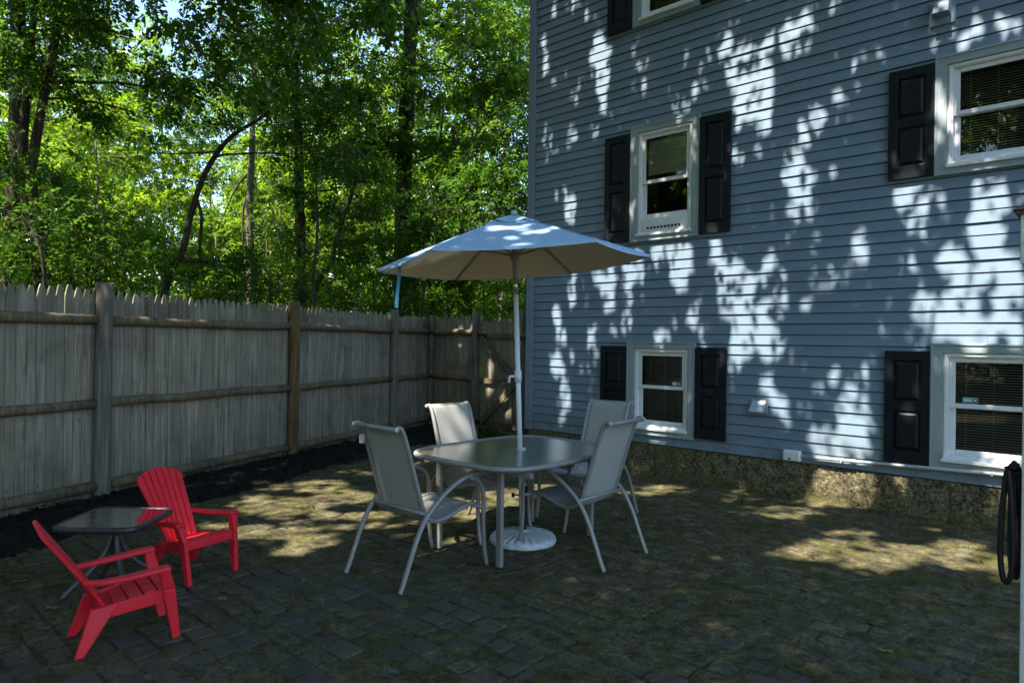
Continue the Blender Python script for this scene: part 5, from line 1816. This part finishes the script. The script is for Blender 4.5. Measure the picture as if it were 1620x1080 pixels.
# low growth covering the wood's floor
parts = []
for i in range(150):
    x = rw.uniform(-100, 880); z = rw.uniform(11.5, 30)
    c = at(x, 560, z)
    if c.y > .5 and c.x > -9.2 and c.y < 1.6: continue
    if c.x > P1.x + (c.y - P1.y) * (P2.x - P1.x) / (P2.y - P1.y) - .6 and c.y < 1.2: continue
    c.z = .25
    parts.append(sprigs(c, (1.3, 1.3, .45), 150, .12, 3, .3, -.3, rw))
V, T = join_geo(parts)
b = V[::4]
V, T = keep_leaves(V, ~((b[:, 0] > P1.x + (b[:, 1] - P1.y) * (P2.x - P1.x) / (P2.y - P1.y) - .12) & (b[:, 1] < 1.25)))
o = np_mesh('undergrowth', V, T, M['leaf_mid'])
tag(o, 'low leafy undergrowth covering the floor of the wood', 'undergrowth', None, 'stuff')

# ================================================================== SUN, UNSEEN SHADE TREES, SKY
rc = np.random.default_rng(5)
def slab(n, sampler, zlo, zhi):  # sets unseen leaves along sun rays over the surface to be shaded
    T0 = sampler(n)
    z = rc.uniform(zlo, zhi, n)
    return T0 + SN[None, :] * ((z - T0[:, 2]) / SN[2])[:, None]


def wall_slab(n):
    T0 = wall_t(n)
    z = np.maximum(T0[:, 2] + rc.uniform(3.6, 6.6, n), rc.uniform(6.2, 8.0, n))
    return T0 + SN[None, :] * ((z - T0[:, 2]) / SN[2])[:, None]


def wall_t(n): return np.stack([rc.uniform(-6.9, 1.6, n), np.full(n, -.02), rc.uniform(.0, 8.3, n)], -1)
def ground_t(n): return np.stack([rc.uniform(-9.2, 3.4, n), rc.uniform(-9.8, .1, n), np.full(n, 0.0)], -1)
def front_t(n): return np.stack([rc.uniform(-9.0, 2.6, n), rc.uniform(-7.4, -3.7, n), np.full(n, 0.0)], -1)
def gate_t(n): return np.stack([rc.uniform(-9.8, -6.0, n), np.full(n, 1.0), rc.uniform(.0, 2.3, n)], -1)
def fence_t(n): return np.stack([rc.uniform(-10.5, -5.5, n), rc.uniform(-7.5, 1.6, n), rc.uniform(.6, 2.4, n)], -1)


CB = np.concatenate([wall_slab(80000), slab(130000, ground_t, 7.6, 11.5), slab(24000, fence_t, 8.0, 12.0), slab(14000, gate_t, 7.5, 11.0), slab(60000, front_t, 7.6, 11.0)])
n = len(CB)
CD = norm(rc.normal(0, 1, (n, 3)) * (1, 1, .55))
CN = norm(np.array([0, 0, 1.0]) + rc.normal(0, .55, (n, 3)))
CL = rc.uniform(.085, .145, n); CL[80000:] *= 1.3
CS = norm(np.cross(CD, CN)) * (CL * .31)[:, None]
CM = CB + CD * (CL * .45)[:, None]
op = np.max([openness(q) for q in (CB, CM, CB + CD * CL[:, None], CM + CS, CM - CS)], 0)
keep = rc.random(n) > np.where(op > .9, .975, op * .95)  # leaves cut out so the sun reaches the laid-out patches
CB, CD, CN, CL = CB[keep], CD[keep], CN[keep], CL[keep]
roots_ = [(-2.2, -13.6), (-10.2, -10.6), (3.8, -9.6)]  # trunks added to carry the unseen shade leaves
own = np.argmin(np.stack([(CB[:, 0] - x) ** 2 + (CB[:, 1] - y) ** 2 for x, y in roots_], -1), 1)
for i, (x, y) in enumerate(roots_):
    t = thing('shade_tree', ['tall shade tree standing behind the photographer', 'tall shade tree beyond the left end of the fence', 'tall shade tree on the right beyond the porch post'][i], 'tree', (x, y, 0), 0, 'shade trees round the patio')
    rr = random.Random(60 + i)
    mb = MB(); mb.smooth = True
    pts = cr([(x, y, -.15), (x + .1, y + .1, 2.5), (x + .05, y + .3, 5), (x + .2, y + .6, 8), (x + .2, y + .9, 11)], 4)
    mb.tube(pts, [.26 - .20 * k / (len(pts) - 1) for k in range(len(pts))], 12)
    mine = CB[own == i]
    for k in range(26):
        c = Vector(mine[rr.randrange(len(mine))])
        q = pts[rr.randrange(8, len(pts))]
        if openness(np.array([c]))[0] > .3: continue
        limb_tubes(mb, q, c, .04, .008, .1, 6, 6, rr)
    mb.build('trunk', M['bark'], t, (x, y, 0))
    s = own == i
    V, T = leaf_geo(CB[s], CD[s], CN[s], CL[s], CL[s] * .62)
    np_mesh('crown', V, T, M['leaf_mid'], t, (x, y, 0))

# tall unseen crowns added left of the view to keep the near wood in shade
for i, (x, y, z, r) in enumerate(((-16.2, -9.2, 9.5, 2.4),)):
    tree('tall_tree', ['tall tree outside the left edge of the picture', 'second tall tree farther left of the picture', 'tall tree rising over the left fence above the picture'][i],
         [(Vector((x, y, -.15)), .22), (Vector((x + .2, y, 4)), .18), (Vector((x, y + .2, z)), .10), (Vector((x, y, z + 2)), .03)],
         [((x, y, z), r, r * .8), ((x + 1.2, y + .8, z + 2.2), r * .7, r * .6), ((x - 1.4, y - .6, z - 1), r * .7, r * .6)], 'leaf_mid', .19, .8, group='tall trees left of the picture')

# tiny moss and grass blades standing in the joints
nb2 = 26000
bx_ = rw.uniform(-7.0, 2.0, nb2); by_ = rw.uniform(-8.2, -.02, nb2)
okb = (hnoise(bx_ * .9, by_ * .9) + .4 * hnoise(bx_ * 3.1, by_ * 2.7) > .22) & (bx_ > -6.0 - (by_ + 5.9) * .36)
bx_, by_ = bx_[okb], by_[okb]
m_ = len(bx_)
BP = np.stack([bx_, by_, np.full(m_, -.002)], -1)
BD = norm(rw.normal(0, .55, (m_, 3)) + np.array([0, 0, 1.0])); BN = norm(rw.normal(0, 1, (m_, 3)))
BL = rw.uniform(.008, .023, m_); BL[rw.random(m_) < .03] *= 2.6
V, T = leaf_geo(BP, BD, BN, BL, BL * .34)
o = np_mesh('moss_tufts', V, T, m_leaf('moss_blade', (.075, .085, .016), (.09, .11, .015), .5, .04, .02))
tag(o, 'short moss and grass standing in the joints of the patio', 'moss', None, 'stuff')

w = bpy.data.worlds.new('World'); scene.world = w; w.use_nodes = True
nt = w.node_tree
bg = nt.nodes['Background']
sky = nt.nodes.new('ShaderNodeTexSky'); sky.sky_type = 'NISHITA'; sky.sun_disc = False
sky.sun_elevation = SUN_EL
sky.sun_rotation = math.atan2(SUN.x, SUN.y)
sky.air_density = 1.3; sky.dust_density = .8; sky.ozone_density = 4.0
nt.links.new(sky.outputs[0], bg.inputs[0]); bg.inputs[1].default_value = SKY_STRENGTH
sl = bpy.data.lights.new('sun', 'SUN'); sl.energy = SUN_STRENGTH; sl.angle = math.radians(.53); sl.color = (1.0, .90, .76)
so = link(bpy.data.objects.new('sun', sl))
so.rotation_euler = SUN.to_track_quat('Z', 'Y').to_euler()

cam = bpy.data.cameras.new('camera'); cam.sensor_width = 36; cam.lens = 36 * F_PX / 1620; cam.clip_start = .05; cam.clip_end = 900
co = link(bpy.data.objects.new('camera', cam))
c_, s_ = math.cos(ROLL), math.sin(ROLL)
Xc = R_AX * c_ + UP * s_; Yc = R_AX * -s_ + UP * c_; Zc = -F_AX
co.matrix_world = Matrix(((Xc.x, Yc.x, Zc.x, CAM.x), (Xc.y, Yc.y, Zc.y, CAM.y), (Xc.z, Yc.z, Zc.z, CAM.z), (0, 0, 0, 1)))
scene.camera = co

scene.view_settings.view_transform = 'Standard'
scene.view_settings.look = 'None'
scene.view_settings.exposure = EXPOSURE
scene.view_settings.gamma = 1.0
scene.render.engine = 'CYCLES'
cy = scene.cycles
cy.use_denoising = True
cy.max_bounces = 7; cy.diffuse_bounces = 3; cy.glossy_bounces = 3; cy.transmission_bounces = 4; cy.transparent_max_bounces = 10
cy.caustics_reflective = False; cy.caustics_refractive = False
cy.sample_clamp_indirect = 6
